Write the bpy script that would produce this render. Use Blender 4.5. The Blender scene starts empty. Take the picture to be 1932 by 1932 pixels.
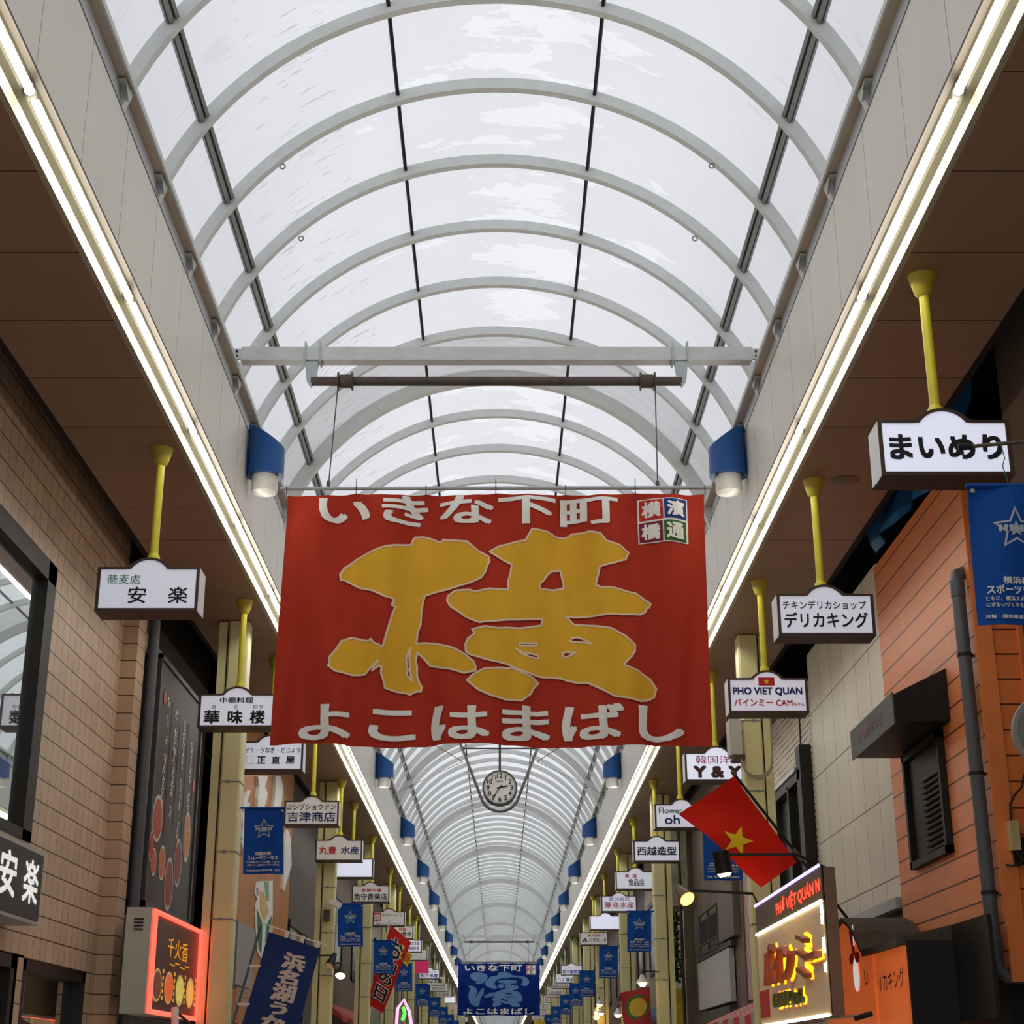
import bpy, bmesh, math, random
from mathutils import Vector, Matrix
random.seed(7)
S = bpy.context.scene
C = S.collection
PI = math.pi
# ---------------------------------------------------------------- camera, sky, exposure
FL, CX, CY, CAMX, CAMZ = 2950.0, 943.0, 966.0, 0.03, 1.6      # focal length in pixels of a 1932 px wide frame
PITCH = math.atan(1054.0 / FL)
cd = bpy.data.cameras.new('camera')
cd.sensor_fit = 'HORIZONTAL'; cd.sensor_width = 36.0
cd.lens = FL * 36.0 / 1932.0
cd.shift_x = (966.0 - CX) / 1932.0
cd.clip_start = 0.05; cd.clip_end = 500
cam = bpy.data.objects.new('camera', cd); C.objects.link(cam)
cam.location = (CAMX, 0, CAMZ); cam.rotation_euler = (PI / 2 + PITCH, 0, 0)
S.camera = cam
W = bpy.data.worlds.new('overcast_sky'); S.world = W; W.use_nodes = True
bg = W.node_tree.nodes['Background']
bg.inputs[0].default_value = (0.965, 0.975, 1.0, 1); bg.inputs[1].default_value = 1.06   # flat white overcast
S.view_settings.view_transform = 'Standard'; S.view_settings.look = 'None'
S.view_settings.exposure = 0.15; S.view_settings.gamma = 1.0
S.view_settings.use_curve_mapping = False
S.cycles.use_denoising = True
S.cycles.max_bounces = 7; S.cycles.diffuse_bounces = 4; S.cycles.glossy_bounces = 3
S.cycles.transmission_bounces = 4; S.cycles.transparent_max_bounces = 6
S.cycles.caustics_reflective = False; S.cycles.caustics_refractive = False
S.cycles.sample_clamp_indirect = 6.0

# ---------------------------------------------------------------- places read off the photograph
cp, sp = math.cos(PITCH), math.sin(PITCH)
def ray(px, py):
    a = (px - CX) / FL; b = (CY - py) / FL
    return Vector((a, cp - sp * b, sp + cp * b))
EYE = Vector((CAMX, 0, CAMZ))
def atY(px, py, Y):
    d = ray(px, py); return EYE + d * (Y / d.y)
def atX(px, py, X):
    d = ray(px, py); return EYE + d * ((X - CAMX) / d.x)
def atZ(px, py, Z):
    d = ray(px, py); return EYE + d * ((Z - CAMZ) / d.z)

# ---------------------------------------------------------------- materials
MATS = {}
def lin(c):
    return tuple(((v / 255.0) / 12.92 if v <= 10.31 else (((v / 255.0) + 0.055) / 1.055) ** 2.4) for v in c)
def mat(name, rgb, rough=0.6, metal=0.0, var=0.08, vscale=3.0, emit=None, estr=0.0, spec=0.4, stretch=(1, 1, 1), bump=0.0, bscale=60.0):
    if name in MATS: return MATS[name]
    m = bpy.data.materials.new(name); m.use_nodes = True; MATS[name] = m
    nt = m.node_tree; n = nt.nodes; l = nt.links
    b = n['Principled BSDF']
    col = lin(rgb)
    b.inputs['Roughness'].default_value = rough; b.inputs['Metallic'].default_value = metal
    b.inputs['Specular IOR Level'].default_value = spec
    tc = n.new('ShaderNodeTexCoord'); mp = n.new('ShaderNodeMapping'); mp.inputs['Scale'].default_value = stretch
    l.new(tc.outputs['Object'], mp.inputs[0])
    if var > 0:
        nz = n.new('ShaderNodeTexNoise'); nz.inputs['Scale'].default_value = vscale; nz.inputs['Detail'].default_value = 5
        l.new(mp.outputs[0], nz.inputs['Vector'])
        cr = n.new('ShaderNodeValToRGB')
        cr.color_ramp.elements[0].position = 0.3; cr.color_ramp.elements[1].position = 0.7
        cr.color_ramp.elements[0].color = tuple(max(0, c * (1 - var)) for c in col) + (1,)
        cr.color_ramp.elements[1].color = tuple(min(1, c * (1 + var)) for c in col) + (1,)
        l.new(nz.outputs[0], cr.inputs[0]); l.new(cr.outputs[0], b.inputs['Base Color'])
    else:
        b.inputs['Base Color'].default_value = col + (1,)
    if emit:
        b.inputs['Emission Color'].default_value = lin(emit) + (1,); b.inputs['Emission Strength'].default_value = estr
    if bump > 0:
        bn = n.new('ShaderNodeTexNoise'); bn.inputs['Scale'].default_value = bscale; l.new(mp.outputs[0], bn.inputs['Vector'])
        bp = n.new('ShaderNodeBump'); bp.inputs['Strength'].default_value = bump; bp.inputs['Distance'].default_value = 0.01
        l.new(bn.outputs[0], bp.inputs['Height']); l.new(bp.outputs[0], b.inputs['Normal'])
    return m
def math_node(nt, op, a, b=None):
    k = nt.nodes.new('ShaderNodeMath'); k.operation = op
    for i, v in enumerate((a, b)):
        if v is None: continue
        if isinstance(v, (int, float)): k.inputs[i].default_value = v
        else: nt.links.new(v, k.inputs[i])
    return k.outputs[0]
def panel_mat(name, rgb, axes, rough=0.6, line=(40, 32, 26), var=0.08, vscale=2.0, stretch=(1, 1, 1), bump=0.0, bscale=50, stagger=False, tone=0.06, spec=0.4):
    """surface divided by dark joints; axes = [(axis, pitch, offset, joint width)]"""
    m = bpy.data.materials.new(name); m.use_nodes = True; MATS[name] = m
    nt = m.node_tree; n = nt.nodes; l = nt.links; b = n['Principled BSDF']
    b.inputs['Roughness'].default_value = rough; b.inputs['Specular IOR Level'].default_value = spec
    geo = n.new('ShaderNodeNewGeometry'); sx = n.new('ShaderNodeSeparateXYZ'); l.new(geo.outputs['Position'], sx.inputs[0])
    mask = None; cells = []
    for (ax, pitch, off, wd) in axes:
        v = math_node(nt, 'DIVIDE', math_node(nt, 'SUBTRACT', sx.outputs[ax], off), pitch)
        fr = math_node(nt, 'FRACT', v); cells.append(math_node(nt, 'FLOOR', v))
        k = math_node(nt, 'LESS_THAN', fr, wd / pitch)
        mask = k if mask is None else math_node(nt, 'MAXIMUM', mask, k)
    cell = cells[0]
    for c2 in cells[1:]: cell = math_node(nt, 'ADD', math_node(nt, 'MULTIPLY', cell, 17.3), c2)
    wn = n.new('ShaderNodeTexWhiteNoise'); wn.noise_dimensions = '1D'; l.new(cell, wn.inputs['W'])
    mp = n.new('ShaderNodeMapping'); mp.inputs['Scale'].default_value = stretch; l.new(geo.outputs['Position'], mp.inputs[0])
    nz = n.new('ShaderNodeTexNoise'); nz.inputs['Scale'].default_value = vscale; nz.inputs['Detail'].default_value = 6; l.new(mp.outputs[0], nz.inputs['Vector'])
    f = math_node(nt, 'ADD', math_node(nt, 'MULTIPLY', math_node(nt, 'SUBTRACT', wn.outputs['Value'], 0.5), 2 * tone),
                  math_node(nt, 'MULTIPLY', math_node(nt, 'SUBTRACT', nz.outputs[0], 0.5), 4 * var))
    f = math_node(nt, 'ADD', f, 1.0)
    vm = n.new('ShaderNodeVectorMath'); vm.operation = 'SCALE'; vm.inputs[0].default_value = lin(rgb); l.new(f, vm.inputs['Scale'])
    mx = n.new('ShaderNodeMix'); mx.data_type = 'RGBA'
    l.new(mask, mx.inputs[0]); l.new(vm.outputs[0], mx.inputs[6]); mx.inputs[7].default_value = lin(line) + (1,)
    l.new(mx.outputs[2], b.inputs['Base Color'])
    bp = n.new('ShaderNodeBump'); bp.inputs['Strength'].default_value = 0.6; bp.inputs['Distance'].default_value = 0.008; bp.invert = True
    l.new(mask, bp.inputs['Height'])
    last = bp
    if bump > 0:
        bn = n.new('ShaderNodeTexNoise'); bn.inputs['Scale'].default_value = bscale; l.new(geo.outputs['Position'], bn.inputs['Vector'])
        b2 = n.new('ShaderNodeBump'); b2.inputs['Strength'].default_value = bump; b2.inputs['Distance'].default_value = 0.01
        l.new(bn.outputs[0], b2.inputs['Height']); l.new(bp.outputs[0], b2.inputs['Normal']); last = b2
    l.new(last.outputs[0], b.inputs['Normal'])
    return m
def glow(name, rgb, s):
    return mat(name, rgb, 0.4, var=0, emit=rgb, estr=s)

# ---------------------------------------------------------------- mesh building
ORG = {}
class MB:
    def __init__(s): s.v = []; s.f = []; s.mi = []
    def face(s, pts, m=0):
        i = len(s.v); s.v += [Vector(p) for p in pts]; s.f.append(list(range(i, i + len(pts)))); s.mi.append(m)
    def add(s, vs, fs, m=0):
        i = len(s.v); s.v += [Vector(p) for p in vs]
        for f in fs: s.f.append([i + k for k in f]); s.mi.append(m)
    def box(s, x0, x1, y0, y1, z0, z1, m=0):
        x0, x1 = min(x0, x1), max(x0, x1); y0, y1 = min(y0, y1), max(y0, y1); z0, z1 = min(z0, z1), max(z0, z1)
        s.add([(x0,y0,z0),(x1,y0,z0),(x1,y1,z0),(x0,y1,z0),(x0,y0,z1),(x1,y0,z1),(x1,y1,z1),(x0,y1,z1)],
              [(0,3,2,1),(4,5,6,7),(0,1,5,4),(1,2,6,5),(2,3,7,6),(3,0,4,7)], m)
    def obox(s, c, ux, uy, uz, m=0):
        """box about c with half-axis vectors"""
        c = Vector(c); ux = Vector(ux); uy = Vector(uy); uz = Vector(uz)
        q = [c - ux - uy - uz, c + ux - uy - uz, c + ux + uy - uz, c - ux + uy - uz, c - ux - uy + uz, c + ux - uy + uz, c + ux + uy + uz, c - ux + uy + uz]
        fs = [(0,3,2,1),(4,5,6,7),(0,1,5,4),(1,2,6,5),(2,3,7,6),(3,0,4,7)]
        if ux.cross(uy).dot(uz) < 0: fs = [f[::-1] for f in fs]
        s.add(q, fs, m)
    def tube(s, p, q, r, n=10, m=0, r2=None, caps=True):
        p = Vector(p); q = Vector(q); r2 = r if r2 is None else r2
        d = (q - p).normalized(); a = d.orthogonal().normalized(); b = d.cross(a)
        vs = [p + (a * math.cos(2*PI*k/n) + b * math.sin(2*PI*k/n)) * r for k in range(n)] + [q + (a * math.cos(2*PI*k/n) + b * math.sin(2*PI*k/n)) * r2 for k in range(n)]
        fs = [(k, (k+1) % n, n + (k+1) % n, n + k) for k in range(n)]
        if caps: fs += [tuple(range(n))[::-1], tuple(range(n, 2*n))]
        s.add(vs, fs, m)
    def path(s, pts, r, n=8, m=0):
        pts = [Vector(p) for p in pts]; rings = []
        up = None
        for i, p in enumerate(pts):
            d = (pts[min(i+1, len(pts)-1)] - pts[max(i-1, 0)]).normalized()
            if up is None: up = d.orthogonal().normalized()
            a = (up - d * up.dot(d)).normalized(); up = a; b = d.cross(a)
            rings.append([p + (a * math.cos(2*PI*k/n) + b * math.sin(2*PI*k/n)) * r for k in range(n)])
        vs = [v for rg in rings for v in rg]; fs = []
        for i in range(len(pts) - 1):
            fs += [(i*n + k, i*n + (k+1) % n, (i+1)*n + (k+1) % n, (i+1)*n + k) for k in range(n)]
        fs += [tuple(range(n))[::-1], tuple(range((len(pts)-1)*n, len(pts)*n))]
        s.add(vs, fs, m)
    def lathe(s, c, prof, n=20, m=0, axis='z', caps=True):
        c = Vector(c); vs = []; fs = []
        for (r, h) in prof:
            for k in range(n):
                a = 2*PI*k/n
                o = Vector((r*math.cos(a), r*math.sin(a), h)) if axis == 'z' else Vector((r*math.cos(a), h, r*math.sin(a)))
                vs.append(c + o)
        for i in range(len(prof) - 1):
            for k in range(n): fs.append((i*n+k, i*n+(k+1) % n, (i+1)*n+(k+1) % n, (i+1)*n+k))
        if caps: fs.append(tuple(range(n))[::-1]); fs.append(tuple(range((len(prof)-1)*n, len(prof)*n)))
        s.add(vs, fs, m)
    def prism(s, poly, d, m=0):
        """poly: 3-D outline, extruded by vector d"""
        poly = [Vector(p) for p in poly]; d = Vector(d); n = len(poly)
        s.add(poly + [p + d for p in poly], [tuple(range(n))[::-1], tuple(range(n, 2*n))] + [(k, (k+1) % n, n+(k+1) % n, n+k) for k in range(n)], m)
    def build(s, name, mats, parent=None, smooth=False, org=None, kind=None, fix=True):
        if not isinstance(mats, (list, tuple)): mats = [mats]
        o3 = Vector(org) if org is not None else (ORG[parent.name] if parent else Vector((0, 0, 0)))
        me = bpy.data.meshes.new(name)
        me.from_pydata([tuple(p - o3) for p in s.v], [], s.f)
        for m in mats: me.materials.append(m)
        for p, k in zip(me.polygons, s.mi): p.material_index = k
        if fix:
            bm = bmesh.new(); bm.from_mesh(me); bmesh.ops.recalc_face_normals(bm, faces=bm.faces); bm.to_mesh(me); bm.free()
        if smooth:
            for p in me.polygons: p.use_smooth = True
            try: me.set_sharp_from_angle(angle=math.radians(40))
            except Exception: pass
        o = bpy.data.objects.new(name, me); C.objects.link(o)
        if parent: o.parent = parent
        else: o.location = o3
        ORG[o.name] = o3
        if kind: o['kind'] = kind
        return o
def thing(name, label, cat, loc=(0, 0, 0), group=None):
    o = bpy.data.objects.new(name, None); C.objects.link(o); o.location = loc; o.empty_display_size = 0.1
    ORG[o.name] = Vector(loc); o['label'] = label; o['category'] = cat
    if group: o['group'] = group
    return o
def tag(o, label, cat, group=None, kind=None):
    o['label'] = label; o['category'] = cat
    if group: o['group'] = group
    if kind: o['kind'] = kind
    return o
def copy_tree(o, parent=None):
    c = o.copy(); C.objects.link(c); ORG[c.name] = ORG[o.name]
    if parent: c.parent = parent
    for ch in list(o.children):
        copy_tree(ch, c)
    return c
def place(root, loc, label=None):
    c = copy_tree(root); c.location = loc; ORG[c.name] = Vector(loc)
    if label: c['label'] = label
    return c
_n = ['first', 'second', 'third', 'fourth', 'fifth', 'sixth', 'seventh', 'eighth', 'ninth', 'tenth', 'eleventh', 'twelfth', 'thirteenth', 'fourteenth',
      'fifteenth', 'sixteenth', 'seventeenth', 'eighteenth', 'nineteenth', 'twentieth']
_t = {2: 'twenty', 3: 'thirty', 4: 'forty', 5: 'fifty', 6: 'sixty', 7: 'seventy', 8: 'eighty', 9: 'ninety'}
def nth(i):
    """1 -> first"""
    if i <= 20: return _n[i - 1]
    if i % 10 == 0: return _t[i // 10][:-1] + 'ieth'
    return _t[i // 10] + '-' + _n[i % 10 - 1]
# ---------------------------------------------------------------- writing
TXT = {}
def text2d(s, bold=0.0, spacing=1.0, res=3):
    k = (s, bold, spacing, res)
    if k in TXT: return TXT[k]
    c = bpy.data.curves.new('lettering', 'FONT'); c.body = s; c.size = 1; c.resolution_u = res; c.space_character = spacing
    c.space_line = 0.95
    strike = bold; c.offset = 0.0
    o = bpy.data.objects.new('lettering', c); C.objects.link(o)
    dg = bpy.context.evaluated_depsgraph_get()
    me = bpy.data.meshes.new_from_object(o.evaluated_get(dg))
    vs = [(v.co.x, v.co.y) for v in me.vertices]; fs = [tuple(p.vertices) for p in me.polygons]
    bpy.data.objects.remove(o); bpy.data.curves.remove(c); bpy.data.meshes.remove(me)
    if strike > 0:      # heavier stroke: the same outline struck several times, slightly shifted
        v0, f0 = vs, fs; vs, fs = [], []
        for dx, dy in ((1, 1), (1, -1), (-1, 1), (-1, -1), (0, 0)):
            i = len(vs); vs += [(a + dx*strike, b + dy*strike) for a, b in v0]; fs += [tuple(k + i for k in f) for f in f0]
    x0 = min(v[0] for v in vs); x1 = max(v[0] for v in vs); y0 = min(v[1] for v in vs); y1 = max(v[1] for v in vs)
    vs = [((v[0] - x0) / (x1 - x0), (v[1] - y0) / (y1 - y0)) for v in vs]
    TXT[k] = (vs, fs, (x1 - x0) / (y1 - y0), len(vs) // 5 if strike > 0 else len(vs))
    return TXT[k]
def shape2d(loops, offset=0.0):
    """filled 2-D outline (holes as inner loops) -> verts, faces"""
    c = bpy.data.curves.new('outline', 'CURVE'); c.dimensions = '2D'; c.fill_mode = 'FRONT'; c.offset = offset
    for lp in loops:
        sp_ = c.splines.new('POLY'); sp_.points.add(len(lp) - 1); sp_.use_cyclic_u = True
        for p, q in zip(sp_.points, lp): p.co = (q[0], q[1], 0, 1)
    o = bpy.data.objects.new('outline', c); C.objects.link(o)
    dg = bpy.context.evaluated_depsgraph_get()
    me = bpy.data.meshes.new_from_object(o.evaluated_get(dg))
    vs = [(v.co.x, v.co.y) for v in me.vertices]; fs = [tuple(p.vertices) for p in me.polygons]
    bpy.data.objects.remove(o); bpy.data.curves.remove(c); bpy.data.meshes.remove(me)
    return vs, fs
def put_text(mb, s, org, ux, uy, bold=0.02, m=0, spacing=1.0, fit=True, depth=0.0, res=3):
    """write s into the box org + a*ux + b*uy (stretched to fill; fit=False keeps the letters' proportion, centred)"""
    vs, fs, asp, n0 = text2d(s, bold, spacing, res)
    org = Vector(org); ux = Vector(ux); uy = Vector(uy)
    kx, ky = 1.0, 1.0
    if not fit:
        box = ux.length / uy.length
        if asp < box: kx = asp / box
        else: ky = box / asp
    up = ux.cross(uy).normalized() * 0.0007
    pts = [org + ux * (0.5 + (a - 0.5) * kx) + uy * (0.5 + (b - 0.5) * ky) + up * (i // n0) for i, (a, b) in enumerate(vs)]
    mb.add(pts, fs, m)
    if depth:
        nrm = ux.cross(uy).normalized() * depth
        edges = {}
        for f in fs:
            for i in range(len(f)):
                a, b = f[i], f[(i + 1) % len(f)]
                edges[(a, b)] = 1
        for (a, b) in edges:
            if (b, a) not in edges: mb.face([pts[a], pts[b], pts[b] - nrm, pts[a] - nrm], m)
# ---------------------------------------------------------------- the arcade shell
Y0, Y1 = -9.0, 320.0
ZC, RI, RO = 6.654, 2.546, 2.646        # barrel centre height, rib inner and outer radius
PITCHR, NSEC, YR0 = 1.14, 9, 10.95      # rib pitch, ribs per roof bay, one rib's place
M_rib = mat('rib_paint', (207, 211, 209), 0.45, var=0.05, vscale=9)
M_beam = mat('beam_paint', (200, 205, 204), 0.45, var=0.06, vscale=6)
M_web = mat('gutter_steel', (196, 202, 208), 0.5, var=0.06)
M_under = mat('gutter_underside', (206, 192, 174), 0.6, var=0.08)
M_purlin = mat('purlin_alloy', (128, 130, 128), 0.4, 0.3, var=0.1)
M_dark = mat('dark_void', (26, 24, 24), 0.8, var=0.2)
M_black = mat('black_rubber', (20, 20, 21), 0.6, var=0.1)
M_brownlip = mat('brown_trim', (62, 50, 36), 0.5, var=0.12)
M_cream = mat('cream_reflector', (78, 75, 62), 0.35, var=0.04)
M_fascia = panel_mat('fascia_panels', (222, 219, 208), [(1, 0.93, 0.42, 0.008)], 0.4, (70, 62, 50), 0.035, 1.3, (2.0, 2.0, 0.6), tone=0.02)
M_soffit = panel_mat('soffit_panels', (152, 124, 102), [(1, 0.93, 0.2, 0.011)], 0.5, (34, 26, 22), 0.05, 0.8, tone=0.03)
M_floor = panel_mat('paving', (212, 204, 192), [(0, 0.4, 0, 0.01), (1, 0.4, 0, 0.01)], 0.7)

def glazing_mat(name, rgb, dirty):
    m = bpy.data.materials.new(name); m.use_nodes = True; MATS[name] = m
    nt = m.node_tree; n = nt.nodes; l = nt.links; n.remove(n['Principled BSDF'])
    out = n['Material Output']
    geo = n.new('ShaderNodeNewGeometry'); sx = n.new('ShaderNodeSeparateXYZ'); l.new(geo.outputs['Position'], sx.inputs[0])
    def noise(scale, st, det=6):
        mp = n.new('ShaderNodeMapping'); mp.inputs['Scale'].default_value = st; l.new(geo.outputs['Position'], mp.inputs[0])
        z = n.new('ShaderNodeTexNoise'); z.inputs['Scale'].default_value = scale; z.inputs['Detail'].default_value = det; z.inputs['Roughness'].default_value = 0.6
        l.new(mp.outputs[0], z.inputs['Vector']); return z.outputs[0]
    # old film peeled off the crown in flakes: lighter patches
    ax = math_node(nt, 'ABSOLUTE', math_node(nt, 'SUBTRACT', sx.outputs[0], 0.25))
    film = math_node(nt, 'LESS_THAN', math_node(nt, 'ADD', math_node(nt, 'MULTIPLY', ax, 0.085), noise(1.1, (0.75, 1.9, 1))), 0.475)
    crown = math_node(nt, 'LESS_THAN', ax, 1.9)
    flake = math_node(nt, 'MULTIPLY', film, crown)
    # soot streaks running down the left haunch
    hx = math_node(nt, 'LESS_THAN', math_node(nt, 'ABSOLUTE', math_node(nt, 'ADD', sx.outputs[0], 1.62)), 0.34)
    st = math_node(nt, 'MULTIPLY', math_node(nt, 'GREATER_THAN', math_node(nt, 'ADD', noise(9.0, (0.5, 3.2, 0.5), 5), math_node(nt, 'MULTIPLY', noise(1.0, (1, 1, 1), 2), 0.35)), 0.80), hx)
    sh = math_node(nt, 'MULTIPLY', math_node(nt, 'GREATER_THAN', noise(3.5, (0.5, 3.0, 0.5), 4), 0.62), math_node(nt, 'GREATER_THAN', math_node(nt, 'ABSOLUTE', sx.outputs[0]), 1.9))
    f = math_node(nt, 'ADD', 0.95, math_node(nt, 'MULTIPLY', flake, 0.115))
    f = math_node(nt, 'SUBTRACT', f, math_node(nt, 'MULTIPLY', st, 0.22))
    f = math_node(nt, 'SUBTRACT', f, math_node(nt, 'MULTIPLY', sh, 0.06))
    f = math_node(nt, 'ADD', f, math_node(nt, 'MULTIPLY', math_node(nt, 'SUBTRACT', noise(0.9, (1, 1, 1), 3), 0.5), 0.25 if dirty else 0.10))
    if dirty:
        f = math_node(nt, 'SUBTRACT', f, math_node(nt, 'MULTIPLY', math_node(nt, 'GREATER_THAN', noise(3.0, (0.6, 6, 0.6), 5), 0.55), 0.07))
    vm = n.new('ShaderNodeVectorMath'); vm.operation = 'SCALE'; vm.inputs[0].default_value = lin(rgb); l.new(f, vm.inputs['Scale'])
    tr = n.new('ShaderNodeBsdfTranslucent'); df = n.new('ShaderNodeBsdfDiffuse'); mx = n.new('ShaderNodeMixShader'); mx.inputs[0].default_value = 0.12
    l.new(vm.outputs[0], tr.inputs[0]); l.new(vm.outputs[0], df.inputs[0]); l.new(tr.outputs[0], mx.inputs[1]); l.new(df.outputs[0], mx.inputs[2])
    l.new(mx.outputs[0], out.inputs[0])
    return m
M_glaz = glazing_mat('milky_glazing', (229, 230, 234), False)
M_glaz2 = glazing_mat('grey_glazing', (196, 195, 197), True)

def arc_pts(r, a0, a1, n): return [(r * math.cos(a0 + (a1 - a0) * k / n), ZC + r * math.sin(a0 + (a1 - a0) * k / n)) for k in range(n + 1)]
A0, A1 = math.radians(12), math.radians(168)
def sheet(mb, r, y0, y1, m=0, n=56, th=0.012):
    p = arc_pts(r, A0, A1, n); q = arc_pts(r + th, A0, A1, n)
    for k in range(n):
        mb.face([(p[k][0], y0, p[k][1]), (p[k+1][0], y0, p[k+1][1]), (p[k+1][0], y1, p[k+1][1]), (p[k][0], y1, p[k][1])], m)
def arch(mb, r0, r1, y0, y1, m=0, n=48, a0=A0, a1=A1):
    p = arc_pts(r0, a0, a1, n); q = arc_pts(r1, a0, a1, n)
    for k in range(n):
        for pts in ([(p[k], y0), (p[k+1], y0), (p[k+1], y1), (p[k], y1)], [(q[k], y0), (q[k], y1), (q[k+1], y1), (q[k+1], y0)],
                    [(p[k], y0), (q[k], y0), (q[k+1], y0), (p[k+1], y0)], [(p[k], y1), (p[k+1], y1), (q[k+1], y1), (q[k], y1)]):
            mb.face([(a[0], y, a[1]) for a, y in pts], m)
    for k in (0, n): mb.face([(p[k][0], y0, p[k][1]), (q[k][0], y0, q[k][1]), (q[k][0], y1, q[k][1]), (p[k][0], y1, p[k][1])], m)

# bays: a deep grey ring at the end of every ninth rib, the strip before it double and dusty
ring0 = YR0 + PITCHR * 5 + 0.02
rings = [ring0 + PITCHR * NSEC * k for k in range(-2, 31)]
rings = [y for y in rings if Y0 < y < Y1]
glz = MB(); prev = Y0
for y in rings:
    sheet(glz, RO, prev, y - PITCHR, 0); sheet(glz, RO, y - PITCHR, y, 1); prev = y
sheet(glz, RO, prev, Y1, 0)
roof = glz.build('roof', [M_glaz, M_glaz2], None, smooth=True, kind='structure', fix=False)
rib = MB(); arch(rib, RI, RO - 0.004, -0.035, 0.035)
for s in (-1, 1):   # bolted gusset where the edge beam meets the rib
    rib.add([(s*2.37, -0.036, 7.50), (s*2.37, -0.036, 7.60), (s*2.53, -0.036, 7.60), (s*2.37, -0.16, 7.595), (s*2.53, -0.16, 7.595)], [(0,1,2),(1,2,4,3),(0,1,3)])
rib_ys = [YR0 + PITCHR * k for k in range(-4, 272)]
rib_ys = [y for y in rib_ys if min(abs(y - r) for r in rings) > 0.2 and y < Y1]
r0 = rib.build('rib', M_rib, roof, smooth=True); r0.location = (0, rib_ys[0], 0)
for y in rib_ys[1:100]:
    c = r0.copy(); C.objects.link(c); c.location = (0, y, 0)
far_ribs = MB()
for y in rib_ys[100:]: arch(far_ribs, RI, RO - 0.004, y - 0.035, y + 0.035, n=24)
far_ribs.build('rib', M_rib, roof, smooth=True)['kind'] = 'stuff'
for o in list(C.objects):
    if o.name.startswith('rib.') and o.parent is None: o.parent = roof
rg = MB(); arch(rg, RI - 0.05, RO + 0.02, -0.05, 0.06); 
g0 = rg.build('end_ring', M_rib, roof, smooth=True); g0.location = (0, rings[0], 0)
for y in rings[1:]:
    c = g0.copy(); C.objects.link(c); c.location = (0, y, 0)
for px, py, k in ((533, 314, -1), (1343, 313, -1), (568, 450, 0), (1311, 450, 0)):
    y = YR0 + PITCHR * (k + 1) - 0.045; c = atY(px, py, y)
    mb = MB(); mb.path([c + Vector((0.022*math.cos(2*PI*i/12), 0, 0.022*math.sin(2*PI*i/12))) for i in range(13)], 0.006, 6); mb.build('eye_ring', M_purlin, roof, smooth=True)
for a, rr, wd in ((35, 2.60, 0.035), (145, 2.60, 0.035), (72, 2.615, 0.012), (108, 2.615, 0.012)):
    mb = MB(); a = math.radians(a)
    c = Vector((rr * math.cos(a), 0, ZC + rr * math.sin(a))); rad = Vector((math.cos(a), 0, math.sin(a))); tan = Vector((-math.sin(a), 0, math.cos(a)))
    L = (Y1 - Y0) / 2; mid = Vector((0, (Y0 + Y1) / 2, 0))
    if wd > 0.02:
        for q in (-0.026, 0.026): mb.obox(c + mid + tan * q, tan * 0.015, (0, L, 0), rad * 0.022, 0)
        mb.obox(c + mid + rad * 0.012, tan * 0.05, (0, L, 0), rad * 0.012, 0)
    else: mb.obox(c + mid, tan * wd, (0, L, 0), rad * 0.02, 0)
    mb.build('purlin', M_purlin if wd > .02 else M_dark, roof)
for s in (-1, 1):
    mb = MB()
    mb.box(s*2.345, s*2.70, Y0, Y1, 7.615, 7.64, 0)
    mb.box(s*2.335, s*2.350, Y0, Y1, 7.595, 7.645, 1)
    mb.box(s*2.425, s*2.44, Y0, Y1, 7.40, 7.615, 2)
    mb.build('edge_beam', [M_under, M_rib, M_web], roof)
for s, nm in ((-1, 'left'), (1, 'right')):
    w = MB(); w.box(s*2.40, s*2.46, Y0, Y1, 6.56, 7.415)
    w.build('wall_' + nm, M_fascia, None, kind='structure')
    t = MB(); t.box(s*2.398, s*2.46, Y0, Y1, 7.415, 7.43, 0)
    t.prism([(s*x, Y0, z + CAMZ) for x, z in ((2.40, 4.96), (2.40, 4.94), (2.44, 4.94), (2.44, 5.0), (2.42, 5.0))], (0, Y1 - Y0, 0), 1)
    t.prism([(s*x, Y0, z + CAMZ) for x, z in ((2.44, 4.96), (2.485, 4.885), (2.49, 4.865), (2.536, 4.865), (2.536, 5.02), (2.44, 5.02))], (0, Y1 - Y0, 0), 2)
    t.box(s*2.538, s*2.575, Y0, Y1, 4.77 + CAMZ, 5.02 + CAMZ, 3)
    t.build('trim_1' if s < 0 else 'trim_2', [M_brownlip, M_brownlip, M_cream, mat('cove_edge', (176, 170, 150), .4, var=.03)], None, kind='structure')
    c = MB(); c.box(s*2.575, s*3.42, Y0, Y1, 6.37, 6.43, 0)
    c.build('ceiling', M_soffit, None, kind='structure')
    d = MB(); d.box(s*2.46, s*6.0, Y0, Y1, 7.08, 7.14); d.box(s*3.42, s*3.50, Y0, Y1, 6.40, 7.08)  # dark deck and channel, added to keep sky light from leaking in
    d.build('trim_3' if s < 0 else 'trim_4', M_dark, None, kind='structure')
fl = MB(); fl.box(-6, 6, Y0, Y1, -0.1, 0); fl.build('floor', M_floor, None, kind='structure')

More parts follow.
